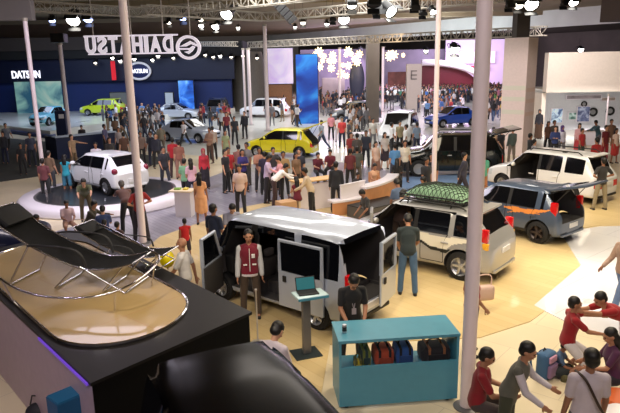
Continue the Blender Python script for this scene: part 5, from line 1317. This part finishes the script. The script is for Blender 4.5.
def lounger(loc, head, s, label, grp=None):
    r = empty('sling_lounger', loc, rad(head), label, 'lounger', grp)
    r.scale = (s, s, s) if isinstance(s, (int, float)) else s
    prof = bez([(-1.02, 1.03), (-.85, .86), (-.5, .60), (-.12, .40), (.15, .31), (.45, .33), (.72, .42)], 6); w_ = .28
    bm = BM(); up = [[], []]; n = len(prof)
    rows = []
    for i, p in enumerate(prof):
        sag = .05*math.sin(math.pi*i/(n-1)); row = []
        for k in range(9):
            y = (k/8-.5)*2; row.append(bm.verts.new((p[0], y*w_, p[1]-sag*(1-y*y))))
        rows.append(row)
    for a, b_ in zip(rows, rows[1:]):
        for k in range(8): bm.faces.new((a[k], a[k+1], b_[k+1], b_[k]))
    bmesh.ops.solidify(bm, geom=bm.faces[:], thickness=.018)
    M_sl = mat('black_sling_fabric', (20, 21, 24), .75, var=.2, vscale=20, bump=.1)
    mesh('sling', bm, M_sl, r, 60)
    bm = BM(); box(bm, -.14, .14, -.25, .25, -.035, .035, Matrix.Translation((-.86, 0, .93)) @ Matrix.Rotation(rad(44), 4, 'Y'), bev=.03); mesh('head_pad', bm, M_sl, r, 40)
    bm = BM()
    for s_ in (1, -1): tube(bm, [(p[0], s_*w_, p[1]) for p in prof], .013, 8)
    tube(bm, [(prof[0][0], -w_, prof[0][1]), (prof[0][0], w_, prof[0][1])], .013, 8); tube(bm, [(prof[-1][0], -w_, prof[-1][1]), (prof[-1][0], w_, prof[-1][1])], .013, 8)
    mesh('side_rail', bm, M_chrome, r, 60)
    for (a, b_) in (((-.5, .60), (-.8, .02)), ((.05, .34), (-.22, .02)), ((.1, .34), (.62, .02)), ((.62, .38), (.36, .02))):
        bm = BM()
        for s_ in (1, -1): tube(bm, [(a[0], s_*w_, a[1]), (b_[0], s_*(w_+.02), b_[1])], .012, 8)
        tube(bm, [(b_[0], -w_-.02, b_[1]), (b_[0], w_+.02, b_[1])], .012, 8); mesh('leg', bm, M_chrome, r, 60)
    for s_ in (1, -1):
        bm = BM(); tube(bm, bez([(-.5, s_*(w_+.03), .60), (-.3, s_*(w_+.05), .62), (.1, s_*(w_+.05), .58), (.2, s_*(w_+.03), .34)], 5), .016, 8); mesh('armrest', bm, M_plast, r, 60)
    return r
lounger((-3.5, 9.0, PZ+.02), -13, (1.38, 1.2, 1.12), 'long black sling lounger with its headrest raised at the left, nearer one', 'sling loungers')
lounger((-3.0, 9.95, PZ+.02), -16, (.95, .95, .62), 'black sling lounger set farther back on the wood oval', 'sling loungers')
# blue box and dark bag beside the platform
c = at(70, 394, 1.2); bm = BM(); box(bm, -.2, .2, -.14, .14, 0, 1.2, bev=.01); b_ = mesh('storage_box', bm, mat('deep_teal_paint', (20, 80, 120), .5), None, None, (c.x-.02, c.y, 0)); b_.rotation_euler = (0, 0, rad(48)); tag(b_, 'deep teal box against the left side of the black platform', 'box')
bm = BM(); box(bm, -.19, .19, -.13, .13, 1.2, 1.215, bev=.004); mesh('lid', bm, mat('deep_teal_lid', (26, 96, 134), .45), b_)
c = at(46, 404, .3); bm = BM(); ellipsoid(bm, (0, 0, .16), (.2, .14, .15)); bm2 = mesh('dark_bag', bm, mat('black_nylon', (26, 26, 34), .7), None, 60, (c.x-.1, c.y, .01)); tag(bm2, 'small dark bag on the lilac floor beside the teal box', 'bag')
bm = BM(); tube(bm, [(-.12, 0, .28), (-.08, 0, .42), (.08, 0, .42), (.12, 0, .28)], .012, 6); mesh('handle', bm, M_plast, bm2)
# ---- black car beneath the camera
NB = mat('black_paint', (3, 3, 5), .2, coat=.0, spec=.14)
car('suv', 'glossy black car parked below the camera at the bottom edge', 'car', (-.30, 4.34), -65, V_(MPV, L=4.2, W=1.72, H=1.93, belt=1.2, hood=1.1, gz=1.25, hm=NB, bm=NB, rails=False, spoiler=False, notail=True, rr=-1.85), NB)

# ---- teal counter with bags
cA = at(339.5, 411); cB = at(457, 402); cx_ = (cB-cA).normalized(); LW = (cB-cA).length
tc_ = empty('display_counter', cA, math.atan2(cx_.y, cx_.x), 'teal painted counter with an open shelf of bags', 'counter')
TEAL = mat('teal_paint', (74, 144, 170), .4, coat=.15, var=.03); D_ = .66; HT = 1.08
bm = BM(); box(bm, -.01, LW+.01, -.01, D_+.01, HT-.045, HT, bev=.004); mesh('worktop', bm, TEAL, tc_)
bm = BM(); box(bm, 0, LW, 0, .03, .06, .67); mesh('front_panel', bm, TEAL, tc_)
for x in (0, LW-.035):
    bm = BM(); box(bm, x, x+.035, 0.031, D_, .04, HT-.045); mesh('side_panel', bm, TEAL, tc_)
bm = BM(); box(bm, 0, .035, 0, .03, .67, HT-.045); box(bm, LW-.035, LW, 0, .03, .67, HT-.045); mesh('front_post', bm, TEAL, tc_)
bm = BM(); box(bm, .036, LW-.036, .031, D_-.02, .50, .53); mesh('shelf', bm, TEAL, tc_)
for x in (.12, LW-.12):
    for y in (.1, D_-.1): bm = BM(); lathe(bm, [(0, 0), (.03, 0), (.03, .05), (0, .06)], 12, Matrix.Translation((x, y, 0))); mesh('caster', bm, M_plast, tc_)
bpy.context.view_layer.update()
CM = tc_.matrix_world
def on_counter(o, x, y, z, rz=0): o.matrix_world = CM @ Matrix.Translation((x, y, z)) @ Matrix.Rotation(rad(rz), 4, 'Z'); return o
def duffel(x, y, col, w_, h, label, strap=(30, 30, 34), z=.535, rz=0, d_=.17, zips=True, M0=None):
    bm = BM(); box(bm, -w_/2, w_/2, -d_, d_, 0, h, bev=.07)
    o = mesh('duffel_bag', bm, cloth(col), None, 60); tag(o, label, 'bag')
    if M0 is None: on_counter(o, x, y, z, rz)
    else: o.matrix_world = M0
    for s in (-.25, .25):
        bm = BM(); box(bm, s*w_-.018, s*w_+.018, -d_-.006, d_+.006, -.0, h+.006, bev=.003); mesh('strap', bm, cloth(strap), o)
    bm = BM(); tube(bm, bez([(-.25*w_, 0, h), (-.15*w_, 0, h+.07), (.15*w_, 0, h+.07), (.25*w_, 0, h)], 4), .012, 6); mesh('handle', bm, cloth(strap), o)
    bm = BM(); box(bm, -w_*.3, w_*.3, -d_-.02, -d_+.02, h*.2, h*.6, bev=.012); mesh('pocket', bm, cloth(tuple(int(v*.85) for v in col)), o)
    return o
duffel(.70, .36, (176, 74, 48), .30, .25, 'rust orange duffel bag on the open counter shelf')
duffel(1.00, .36, (44, 84, 150), .27, .27, 'blue duffel bag on the shelf beside the orange one')
duffel(1.47, .36, (36, 34, 38), .44, .24, 'black and brown backpack at the right end of the counter shelf', strap=(150, 96, 60))
duffel(.44, .40, (46, 70, 70), .16, .24, 'small dark teal patterned bag left of the orange duffel', strap=(120, 130, 60))
duffel(.31, .25, (196, 180, 50), .13, .13, 'small yellow pouch on the left of the counter shelf', strap=(90, 90, 40), d_=.08)
bm = BM(); lathe(bm, [(0, 0), (.026, 0), (.033, .01), (.033, .115), (.026, .125), (0, .125)], 20)
can = mesh('drink_can', bm, mat('silver_can', (196, 196, 200), .3, metal=.7), None, 40); tag(can, 'silver and black drink can standing on the teal worktop', 'can'); on_counter(can, .12, .26, HT+.001)
bm = BM(); lathe(bm, [(.0335, .03), (.0338, .035), (.0338, .09), (.0335, .095)], 20); mesh('label_band', bm, M_plast, can, 40)

# ---- laptop kiosk by the van
kb = at(308, 354); ks = empty('laptop_kiosk', kb, rad(20), 'slim kiosk stand with a pale tray holding a laptop', 'stand')
bm = BM(); box(bm, -.27, .2, -.2, .2, 0, .03, bev=.005); mesh('foot_plate', bm, mat('dark_teal_steel', (52, 62, 66), .4, metal=.3), ks)
bm = BM(); box(bm, -.09, .05, -.045, .045, .03, 1.05, bev=.008); mesh('column', bm, M_grey, ks)
TR = Matrix.Translation((.02, 0, 1.07)) @ Matrix.Rotation(rad(-3), 4, 'X')
bm = BM(); box(bm, -.24, .30, -.2, .2, -.02, .03, TR, bev=.02); mesh('tray', bm, mat('pale_aqua_board', (196, 224, 232), .35, coat=.3), ks, 40)
bm = BM(); box(bm, -.236, .296, -.206, -.19, -.025, .015, TR); mesh('tray_edge', bm, TEAL, ks)
bpy.context.view_layer.update()
lp = empty('laptop', (0, 0, 0), 0, 'open black laptop with a lit teal screen on the kiosk tray', 'laptop'); lp.matrix_world = ks.matrix_world @ TR @ Matrix.Translation((.0, .0, .032)) @ Matrix.Rotation(rad(-6), 4, 'Z')
bm = BM(); box(bm, -.17, .17, -.12, .12, 0, .018, bev=.004); mesh('keyboard_base', bm, M_plast, lp)
bm = BM()
for i in range(11):
    for j in range(5): box(bm, -.15+i*.0275, -.15+i*.0275+.022, -.02+j*.024, -.02+j*.024+.018, .018, .021)
mesh('keys', bm, mat('dark_key', (46, 46, 50), .5), lp)
LM = Matrix.Translation((0, .12, .015)) @ Matrix.Rotation(rad(-20), 4, 'X')
bm = BM(); box(bm, -.17, .17, 0, .012, 0, .23, LM, bev=.003); mesh('lid', bm, M_plast, lp)
bm = BM(); box(bm, -.155, .155, -.002, 0, .015, .215, LM); mesh('screen', bm, mat('teal_screen', (40, 96, 104), .2, emit=.5), lp)
# thin pale barrier post in front of the van
c = at(258, 343); bm = BM(); lathe(bm, [(0, 0), (.13, 0), (.13, .015), (.02, .03), (.014, .04), (.014, .98), (.022, .99), (.022, 1.02), (0, 1.03)], 16); tag(mesh('barrier_post', bm, mat('pale_steel', (196, 190, 186), .3, metal=.4), None, 40, c), 'thin pale barrier post between the varsity jacket person and the black car', 'post')

# ---- curved wood reception counter
P3 = [at(333, 217), at(362, 212), at(398, 195)]
(x1, y1), (x2, y2), (x3, y3) = [(p.x, p.y) for p in P3]
A_ = 2*(x1*(y2-y3)+x2*(y3-y1)+x3*(y1-y2)); ux = ((x1**2+y1**2)*(y2-y3)+(x2**2+y2**2)*(y3-y1)+(x3**2+y3**2)*(y1-y2))/A_; uy = ((x1**2+y1**2)*(x3-x2)+(x2**2+y2**2)*(x1-x3)+(x3**2+y3**2)*(x2-x1))/A_
RC = math.hypot(x1-ux, y1-uy); a0_ = math.atan2(y1-uy, x1-ux); a2_ = math.atan2(y3-uy, x3-ux); am_ = a0_+(a2_-a0_)*.32
rc = empty('curved_counter', (ux, uy, 0), 0, 'curved wood-fronted reception counter with a white rim', 'counter')
def arcwall(aa, ab, r0, r1, z0, z1, n=24):
    b_ = BM(); prism(b_, [(r0*math.cos(aa+(ab-aa)*k/n), r0*math.sin(aa+(ab-aa)*k/n)) for k in range(n+1)]+[(r1*math.cos(aa+(ab-aa)*(n-k)/n), r1*math.sin(aa+(ab-aa)*(n-k)/n)) for k in range(n+1)], z0, z1); return b_
mesh('low_front', arcwall(a0_, am_, RC, RC-.06, 0, .44), M_ltwood, rc); mesh('low_rim', arcwall(a0_, am_, RC+.02, RC-.4, .44, .5), M_wht, rc)
mesh('high_front', arcwall(am_, a2_, RC, RC-.06, 0, .74), M_ltwood, rc); mesh('high_rim', arcwall(am_, a2_, RC+.03, RC-.4, .74, .81), M_wht, rc)
mesh('inner_wall', arcwall(am_, a2_, RC-.36, RC-.4, 0, .74), M_wht, rc)
print('counter circle', ux, uy, RC, math.degrees(a0_), math.degrees(a2_))
pa = at(341, 186, .95); pb = at(365, 181, .95)
bm = BM(); d_ = (pb-pa); ll = d_.xy.length; box(bm, 0, ll, 0, .05, 0, .95); pw = mesh('low_partition', bm, M_wht, None, None, (pa.x, pa.y, 0)); pw.rotation_euler = (0, 0, math.atan2(d_.y, d_.x)); tag(pw, 'white low partition screen behind the curved counter', 'partition')
bm = BM(); box(bm, -.01, ll+.01, -.02, .07, .95, .98, bev=.004); mesh('top_cap', bm, M_wht, pw)
def chair(px, py, rz, m, label):
    c = at(px, py); r = empty('office_chair', c, rad(rz), label, 'chair')
    bm = BM(); box(bm, -.22, .22, -.22, .22, .42, .48, bev=.02); mesh('seat', bm, m, r, 40)
    bm = BM(); box(bm, -.21, .21, .2, .24, .55, .92, bev=.02); mesh('backrest', bm, m, r, 40)
    for x in (-.19, .19):
        for y in (-.19, .19): bm = BM(); tube(bm, [(x, y, 0), (x*.95, y*.95, .43 if y < 0 else .7)], .014, 6); mesh('leg', bm, M_chrome, r)
    return r
chair(376, 196, 150, M_ltwood, 'tan chair inside the curved counter behind the peach top')
# small cream counter with the busy group
c = at(300, 213); sc_ = empty('cream_counter', (c.x, c.y, 0), rad(30), 'small cream counter where the group leans, beside the yellow floor', 'counter')
M_crm = mat('cream_laminate', (232, 214, 184), .4)
bm = BM(); box(bm, -.06, .0, -.05, .5, 0, 1.0); mesh('end_panel', bm, M_crm, sc_); bm = BM(); box(bm, 0, 1.5, .1, .16, 0, .9); mesh('front_panel', bm, M_wht, sc_)
bm = BM(); box(bm, -.1, 1.6, -.05, .55, 1.0, 1.04, bev=.01); mesh('worktop', bm, mat('honey_worktop', (214, 170, 104), .4), sc_)
bm = BM(); box(bm, 1.5, 1.56, 0, .5, 0, 1.0); mesh('end_panel', bm, M_crm, sc_)
bm = BM(); box(bm, -.7, -.12, -.25, .2, 0, .5, bev=.02); bx_ = mesh('stool_box', bm, mat('tan_box', (200, 160, 120), .6), None, None, (c.x-.1, c.y-.1, 0)); bx_.rotation_euler = (0, 0, rad(30)); tag(bx_, 'tan stool box at the left end of the small cream counter', 'stool')
c = at(326, 192); duffel(0, 0, (60, 120, 84), .5, .34, 'green bag piled beside the small cream counter', M0=Matrix.Translation((c.x, c.y, 0)) @ Matrix.Rotation(.4, 4, 'Z'))
# white kiosk by the peach dress
c = at(186, 216); k_ = empty('white_kiosk', (c.x, c.y, 0), rad(-8), 'small white kiosk table with green leaflets beside the person in peach', 'kiosk')
bm = BM(); box(bm, -.28, .25, -.2, .2, 0, .84); mesh('cabinet', bm, M_wht, k_); bm = BM(); box(bm, -.45, .32, -.27, .27, .84, .89, bev=.01); mesh('worktop', bm, M_crm, k_)
for i, (x, col, w_) in enumerate(((-.22, (120, 160, 70), .2), (.05, (220, 200, 90), .14))):
    bm = BM(); box(bm, x-w_/2, x+w_/2, -.1, .1, 0, .05, bev=.004); q = mesh('leaflet_stack', bm, mat('paper_%d' % i, col, .7), None, None, (c.x, c.y, .892)); q.rotation_euler = (0, 0, rad(-8)); tag(q, ('green leaflet stack on the white kiosk', 'yellow leaflet stack on the white kiosk')[i], 'leaflets')
# navy reception counter at left with info panel
c1 = at(58, 160); c2 = at(117, 153); d_ = c2-c1; ll = d_.xy.length
rn = empty('reception_counter', (c1.x, c1.y, 0), math.atan2(d_.y, d_.x), 'dark navy reception counter with a pale top edge', 'counter'); M_nv = mat('navy_laminate', (24, 34, 66), .4, coat=.1)
bm = BM(); box(bm, 0, ll, 0, .08, 0, 1.18); mesh('front_panel', bm, M_nv, rn)
bm = BM(); box(bm, 0, .08, 0.08, 1.6, 0, 1.18); mesh('side_panel', bm, M_nv, rn)
bm = BM(); box(bm, -.05, ll+.05, -.08, .5, 1.18, 1.24, bev=.01); mesh('worktop', bm, mat('pale_blue_top', (176, 190, 210), .35), rn)
bm = BM(); box(bm, .0, ll, .9, 1.6, .0, .75); mesh('inner_desk', bm, M_nv, rn)
p0 = dp(54, 111, 37); p1 = dp(67, 134, 37); bm = BM(); box(bm, p0.x, p1.x, 37, 37.25, 0, p0.z, bev=.02); ip = mesh('info_panel', bm, M_nv); tag(ip, 'upright dark navy panel behind the navy reception counter', 'panel')
bm = BM(); box(bm, p0.x+.25, p0.x+.55, 36.97, 36.999, p0.z-.45, p0.z-.2); mesh('notice', bm, M_plate, ip)
# dark grey plinth behind the van
c1 = at(367, 222); c2 = at(407, 212); d_ = c2-c1; bm = BM(); box(bm, 0, d_.xy.length, 0, .9, 0, .38, bev=.01); q = mesh('low_plinth', bm, mat('slate_plinth', (84, 82, 82), .5), None, None, (c1.x, c1.y, 0)); q.rotation_euler = (0, 0, math.atan2(d_.y, d_.x)); tag(q, 'low dark grey plinth between the silver van and the loaded wagon', 'plinth')
bm = BM(); box(bm, .0, d_.xy.length, .0, .9, .38, .40); mesh('top_board', bm, M_top, q)
# white table by the concrete column
c = at(363, 146); tb = empty('white_table', (c.x, c.y, 0), 0, 'white table amid visitors by the concrete column', 'table')
bm = BM(); box(bm, -.8, .8, -.5, .5, .74, .78, bev=.01); mesh('tabletop', bm, M_wht, tb)
for x in (-.7, .7):
    for y in (-.4, .4): bm = BM(); tube(bm, [(x, y, 0), (x, y, .74)], .025, 8); mesh('leg', bm, M_alu, tb)
# showroom furnishings
c = at(600, 147); tb = empty('showroom_table', (c.x, c.y+1.2, 0), 0, 'white display table inside the bright showroom', 'table')
bm = BM(); box(bm, -.9, .9, -.4, .4, .8, .85, bev=.01); mesh('tabletop', bm, M_wht, tb); bm = BM(); box(bm, -.8, .8, -.35, .35, 0, .8); mesh('cabinet', bm, M_wht, tb)
def wheel_picture(px, py, r, label):
    c = dp(px, py, 40.95); bm = BM(); lathe(bm, [(r*.55, 0), (r*.6, -.03), (r, -.06), (r, 0)], 24, Matrix.Translation(c) @ Matrix.Rotation(rad(-90), 4, 'X') )
    o = mesh('wheel_display', bm, M_tyre, None, 40); tag(o, label, 'wheel', None)
    bm = BM(); lathe(bm, [(0, -.02), (r*.55, -.02), (r*.55, 0)], 20, Matrix.Translation(c) @ Matrix.Rotation(rad(-90), 4, 'X')); mesh('rim', bm, M_rim, o, 40)
    return o
wheel_picture(593, 112, .3, 'small wheel mounted high on the showroom wall, middle one')
wheel_picture(610, 111, .3, 'small wheel mounted on the showroom wall near the thin post')
wheel_picture(584, 104, .2, 'smallest wheel mounted at the top of the showroom wall')
def picture(px0, py0, px1, py1, m, label):
    a = dp(px0, py0, 40.96); b_ = dp(px1, py1, 40.96); bm = BM(); box(bm, a.x, b_.x, 40.9, 41, b_.z, a.z, bev=.01); o = mesh('wall_picture', bm, M_wht); tag(o, label, 'picture')
    bm = BM(); box(bm, a.x+.05, b_.x-.05, 40.88, 40.9, b_.z+.05, a.z-.05); mesh('image', bm, m, o)
picture(551, 108, 562, 123, screen_mat('blue_print', (60, 90, 140), (190, 215, 235), (225, 235, 245), 2.5, .25), 'pale blue picture panel at the left of the showroom wall')
picture(577, 106, 589, 122, screen_mat('slate_print', (40, 50, 80), (110, 120, 160), (190, 200, 220), 3, .1), 'slate blue picture panel in the middle of the showroom wall')
picture(568, 112, 576, 120, screen_mat('green_print', (60, 100, 90), (150, 180, 175), (210, 225, 225), 3, .15), 'small grey-green picture between the two blue panels')
picture(566, 95, 601, 99, mat('grey_banner', (150, 140, 146), .6, var=.3, vscale=3), 'long thin grey header strip on the showroom wall')
picture(601, 97, 615, 101, mat('grey_banner_two', (176, 160, 150), .6, var=.3, vscale=3), 'short pale header strip on the showroom wall near the thin post')

# ---- floor bags and seats at lower right
def backpack(px, py, label, col, col2, rz=0, s=1, tilt=0):
    c = at(px, py); r = empty('backpack', c, rad(rz), label, 'backpack', None, s)
    bm = BM(); box(bm, -.16, .16, -.10, .10, 0, .44, bev=.07); mesh('main_bag', bm, cloth(col), r, 60)
    bm = BM(); box(bm, -.12, .12, -.15, -.08, .05, .26, bev=.03); mesh('front_pocket', bm, cloth(col2), r, 60)
    bm = BM(); box(bm, -.10, .10, -.125, -.09, .29, .39, bev=.015); mesh('patch', bm, cloth((200, 150, 180)), r, 60)
    for sx in (-.09, .09): bm = BM(); tube(bm, bez([(sx, .10, .40), (sx*1.3, .19, .30), (sx*1.2, .17, .12), (sx, .10, .05)], 5), .018, 6); mesh('shoulder_strap', bm, cloth(col), r, 60)
    bm = BM(); tube(bm, [(-.04, .04, .43), (0, .04, .48), (.04, .04, .43)], .01, 6); mesh('handle', bm, M_plast, r)
backpack(545, 377, 'blue and pink patterned backpack standing on the cream floor', (58, 96, 136), (140, 110, 146), 40, 1.0)
c = at(562, 377); bm = BM(); ellipsoid(bm, (0, 0, .11), (.19, .13, .11)); q = mesh('shoulder_bag', bm, cloth((40, 48, 52)), None, 60, (c.x, c.y, 0)); tag(q, 'dark grey shoulder bag lying right of the blue backpack', 'bag')
bm = BM(); tube(bm, bez([(-.15, 0, .15), (-.08, -.05, .24), (.08, -.05, .24), (.15, 0, .15)], 5), .012, 6); mesh('strap', bm, M_plast, q)
person(566, 341, 1.1, 60, 'sitfloor', 'tee', (70, 96, 130), 'trousers', (88, 84, 50), 'small person in denim blue and camouflage trousers sitting on the floor', skin=SKIN2)
c = at(613, 396, .46); bm = BM(); lathe(bm, [(0, 0), (.24, 0), (.25, .03), (.25, .42), (.22, .46), (0, .46)], 28); tag(mesh('round_stool', bm, mat('orange_vinyl', (208, 96, 40), .45), None, 40, (c.x+.1, c.y, 0)), 'orange round stool under the plum-dressed person', 'stool')
c = at(618, 404, .45); bm = BM(); lathe(bm, [(0, .41), (.36, .41), (.37, .43), (.36, .46), (0, .46)], 32); q = mesh('round_table', bm, M_wht, None, 40, (c.x, c.y-.35, 0)); tag(q, 'low white round table at the lower right corner', 'table'); bm = BM(); lathe(bm, [(0, 0), (.2, 0), (.2, .02), (.03, .04), (.03, .41), (0, .41)], 20); mesh('pedestal', bm, M_chrome, q, 40)
# handbag by the red-topped woman
c = at(486, 312); hb_ = empty('handbag', (c.x-.06, c.y, .25), rad(10), 'pale beige handbag hanging right of the thick post', 'handbag', None, 1.2)
bm = BM(); box(bm, -.17, .17, -.07, .07, 0, .26, bev=.06); mesh('pouch', bm, mat('beige_leather', (198, 170, 160), .5), hb_, 60)
bm = BM(); tube(bm, bez([(-.12, 0, .24), (-.10, 0, .42), (.10, 0, .42), (.12, 0, .24)], 5), .012, 6); mesh('handle', bm, mat('beige_leather'), hb_, 60)
# yellow balloon of the bald visitor
c = at(167, 259, 1.25); bm = BM(); ellipsoid(bm, (0, 0, 0), (.145, .145, .175)); cap(bm, (0, 0, -.17), (0, 0, -.19), .012, .018)
bl = mesh('balloon', bm, mat('yellow_latex', (238, 218, 20), .25, coat=.4), None, 60, c); tag(bl, 'yellow balloon held low by the white-shirted walker', 'balloon')
bm = BM(); tube(bm, [(0, 0, -.19), (.05, .02, -.3), (.12, .05, -.38)], .006, 5); mesh('string', bm, mat('white_string', (220, 220, 220)), bl)

# ---- stage lamps
def lamp_mesh():
    b1 = BM(); lathe(b1, [(0, .34), (.10, .33), (.13, .28), (.135, .05), (.17, 0), (.16, 0), (.125, .05)], 18)
    b2 = BM(); lathe(b2, [(0, .02), (.145, .02), (.145, .03), (0, .03)], 18)
    b3 = BM(); tube(b3, [(-.17, 0, .15), (-.18, 0, .4), (.18, 0, .4), (.17, 0, .15)], .014, 6); tube(b3, [(0, 0, .4), (0, 0, .52)], .02, 6)
    b4 = BM(); box(b4, -.14, .14, .164, .176, -.14, .0); b5 = BM(); box(b5, -.14, .14, -.176, -.164, -.14, .0)
    out = []
    for n, b_ in (('housing', b1), ('lens', b2), ('yoke', b3), ('barn_door', b4), ('barn_door', b5)):
        bmesh.ops.recalc_face_normals(b_, faces=b_.faces[:]); me = bpy.data.meshes.new(n); b_.to_mesh(me); b_.free()
        me.materials.append({'housing': M_blk, 'yoke': M_blk, 'barn_door': M_blk}.get(n, M_blk)); out.append((n, me))
        if n == 'housing': me.polygons.foreach_set('use_smooth', [True]*len(me.polygons))
    return out
LMs = lamp_mesh()
EM = {'w': mat('lamp_white', (255, 250, 240), .5, emit=14), 'b': mat('lamp_blue', (170, 190, 255), .5, emit=8), 'o': mat('lamp_off', (70, 66, 70), .3), 'p': mat('lamp_pink', (255, 190, 220), .5, emit=6), 'd': mat('lamp_dim', (255, 246, 230), .5, emit=4)}
def lamp(px, py, z, size, kind, tilt, yaw, label, grp=None):
    c = at(px, py, z); o = empty('stage_lamp', c, 0, label, 'stage light', grp, size); o.rotation_euler = (rad(-tilt), 0, rad(yaw))
    for n, me in LMs:
        q = bpy.data.objects.new(n, me); COL.objects.link(q); q.parent = o
        if n == 'lens': q.material_slots[0].link = 'OBJECT'; q.material_slots[0].material = EM[kind]
    zc = 9.55 if py < 45 else max(c.z+.3, 6.9); Mi = Matrix.LocRotScale(c, o.rotation_euler.to_matrix(), Vector((size,)*3)).inverted(); hk = Matrix.LocRotScale(c, o.rotation_euler.to_matrix(), Vector((size,)*3)) @ Vector((0, 0, .5))
    bm = BM(); tube(bm, [Mi @ hk, Mi @ Vector((hk.x, hk.y, zc))], .009, 5); mesh('drop_cable', bm, M_blk, o)
G1 = 'lamps hanging along the left truss'; G2 = 'lamps hanging along the centre truss'; G3 = 'small lamps over the navy wall'; G4 = 'lamps along the top edge right of centre'
for (px, py, z, s, k, t, y, lb, g) in [
 (73, 21, 7.5, 2.3, 'w', 50, 5, 'large white glowing stage light at upper left', None), (88, 20, 7.5, 1.6, 'b', 40, 5, 'blue-white stage light right of the large white one', None),
 (52, 21, 7.5, 1.1, 'b', 40, 10, 'small bluish stage light left of the large white one', None), (27, 4, 7.9, 1.6, 'w', 50, 20, 'white stage light at the top left corner', None), (18, 7, 7.9, 1.1, 'p', 40, 20, 'pinkish stage light at the top left corner', None), (3, 6, 7.9, 1.4, 'p', 40, 20, 'dim magenta stage light at the left edge', None),
 (168, 23, 7.5, 1.2, 'd', 30, -15, 'stage light hanging left of the blue-lit one under the truss', None), (182, 19, 7.5, 1.4, 'b', 30, -15, 'blue-lit stage light under the left truss', None), (200, 20, 7.5, 1.2, 'd', 30, -15, 'small white stage light right of the blue-lit one', None), (201, 26, 7.4, 1.1, 'w', 50, -15, 'small lowest stage light beneath the left truss', None),
 (226, 15, 7.5, 2.0, 'w', 55, -20, 'large white stage light left of the slim white post top', None), (215, 27, 7.4, 1.6, 'w', 55, -20, 'large white stage light hanging lower, above the round emblem', None), (238, 28, 7.4, .8, 'w', 50, 0, 'tiny white lamp between the emblem and the slim post', None),
 (295, 27, 7.4, .8, 'w', 40, 0, 'tiny white lamp under the long black loudspeaker', G2), (303, 23, 7.4, 1.1, 'd', 50, 0, 'stage light right of the long black loudspeaker', None), (327, 24, 7.4, .9, 'w', 40, 0, 'small stage light left of the large central one', None), (344, 20, 7.4, 2.0, 'w', 55, 0, 'large white stage light at top centre', None), (333, 20, 7.4, 1.2, 'o', 30, 0, 'unlit stage light beside the large central one', None),
 (352, 6, 7.4, 1.4, 'd', 40, 0, 'lamp at the top edge left of the slanted white one', G4), (392, 12, 7.3, 2.0, 'w', 55, 40, 'slanted white stage light at top centre right', None), (379, 12, 7.3, 1.5, 'o', 20, 30, 'dark unlit stage light left of the slanted white one', None), (374, 4, 7.4, 1.8, 'o', 30, 0, 'dark unlit stage light at the top edge, left of the slanted one', None), (415, 7, 7.2, 1.3, 'o', 10, 0, 'dark unlit lamp left of the slim cream post top', G4), (423, 14, 7.2, 1.2, 'o', 20, 0, 'dark unlit lamp hanging lowest beside the slim cream post', None), (434, 12, 7.2, 1.1, 'w', 50, 20, 'small white lamp touching the slim cream post top', None),
 (532, 5, 7.2, 1.8, 'w', 55, 0, 'bright white stage light right of the thick post top', None), (519, 6, 7.2, 1.3, 'd', 45, 0, 'dimmer stage light left of the bright one at top right', None), (510, 6, 7.2, 1.2, 'o', 20, 0, 'dark stage light at top right beside two lit ones', None), (574, 3, 7.2, 1.2, 'w', 45, 0, 'white lamp at the top edge far right', None), (565, 4, 7.2, 1.1, 'o', 20, 0, 'dark lamp at the top edge far right', None),
 (581, 50, 5.6, 1.6, 'w', 60, -10, 'bright floodlight on the beige fascia, right one', None), (566, 54, 5.5, 1.3, 'w', 60, -10, 'bright floodlight on the beige fascia, left one', None), (455, 50, 6.0, 3.4, 'w', 60, 0, 'bright white floodlight left of the thick post over the white arch', None),
 (407, 53, 6.1, 1.8, 'w', 50, 0, 'white lamp under the far truss above the letter panel', None), (426, 51, 6.1, 1.8, 'w', 50, 0, 'white lamp under the far truss above the red booth', None), (397, 53, 6.1, 2.0, 'o', 20, 20, 'dark lamp under the far truss left of two lit ones', None), (361, 52, 6.1, 1.4, 'o', 20, 0, 'dark lamp under the far truss by the concrete column', None),
 (276, 54, 6.1, 2.0, 'w', 50, 0, 'white lamp under the far truss before the lilac screen', None), (308, 56, 6.1, 1.4, 'w', 50, 0, 'white lamp under the far truss by the blue screen', None), (287, 54, 6.1, 1.8, 'o', 15, 0, 'dark lamp under the far truss between two lit ones', None)]:
    lamp(px, py, z, s*1.15, k, t, y, lb, g)
for (px, py) in [(112, 58), (95, 63), (120, 61), (134, 59), (205, 55), (213, 57), (220, 56), (231, 57), (257, 58), (243, 56), (173, 58), (152, 60), (158, 56)]:
    c = dp(px, py, 60.2); 
    lamp(px, py, c.z, 1.2, 'd' if px % 2 else 'w', 45, random.uniform(-20, 20), 'small lamp in the row over the navy wall', G3)
# long black loudspeaker array
c = at(285, 12, 7.6); bm = BM(); T = Matrix.Translation(c) @ Matrix.Rotation(rad(48), 4, 'Y')
for i in range(5): box(bm, -.75+i*.3, -.75+i*.3+.27, -.3, .3, -.26, .26, T, bev=.02)
ls = mesh('line_loudspeaker', bm, M_blk); tag(ls, 'long black slanted loudspeaker hanging from the centre truss', 'loudspeaker')
bm = BM(); tube(bm, [c+Vector((0, 0, .2)), Vector((c.x, c.y, 9.6))], .02, 6); mesh('hanging_cable', bm, M_plast, ls)
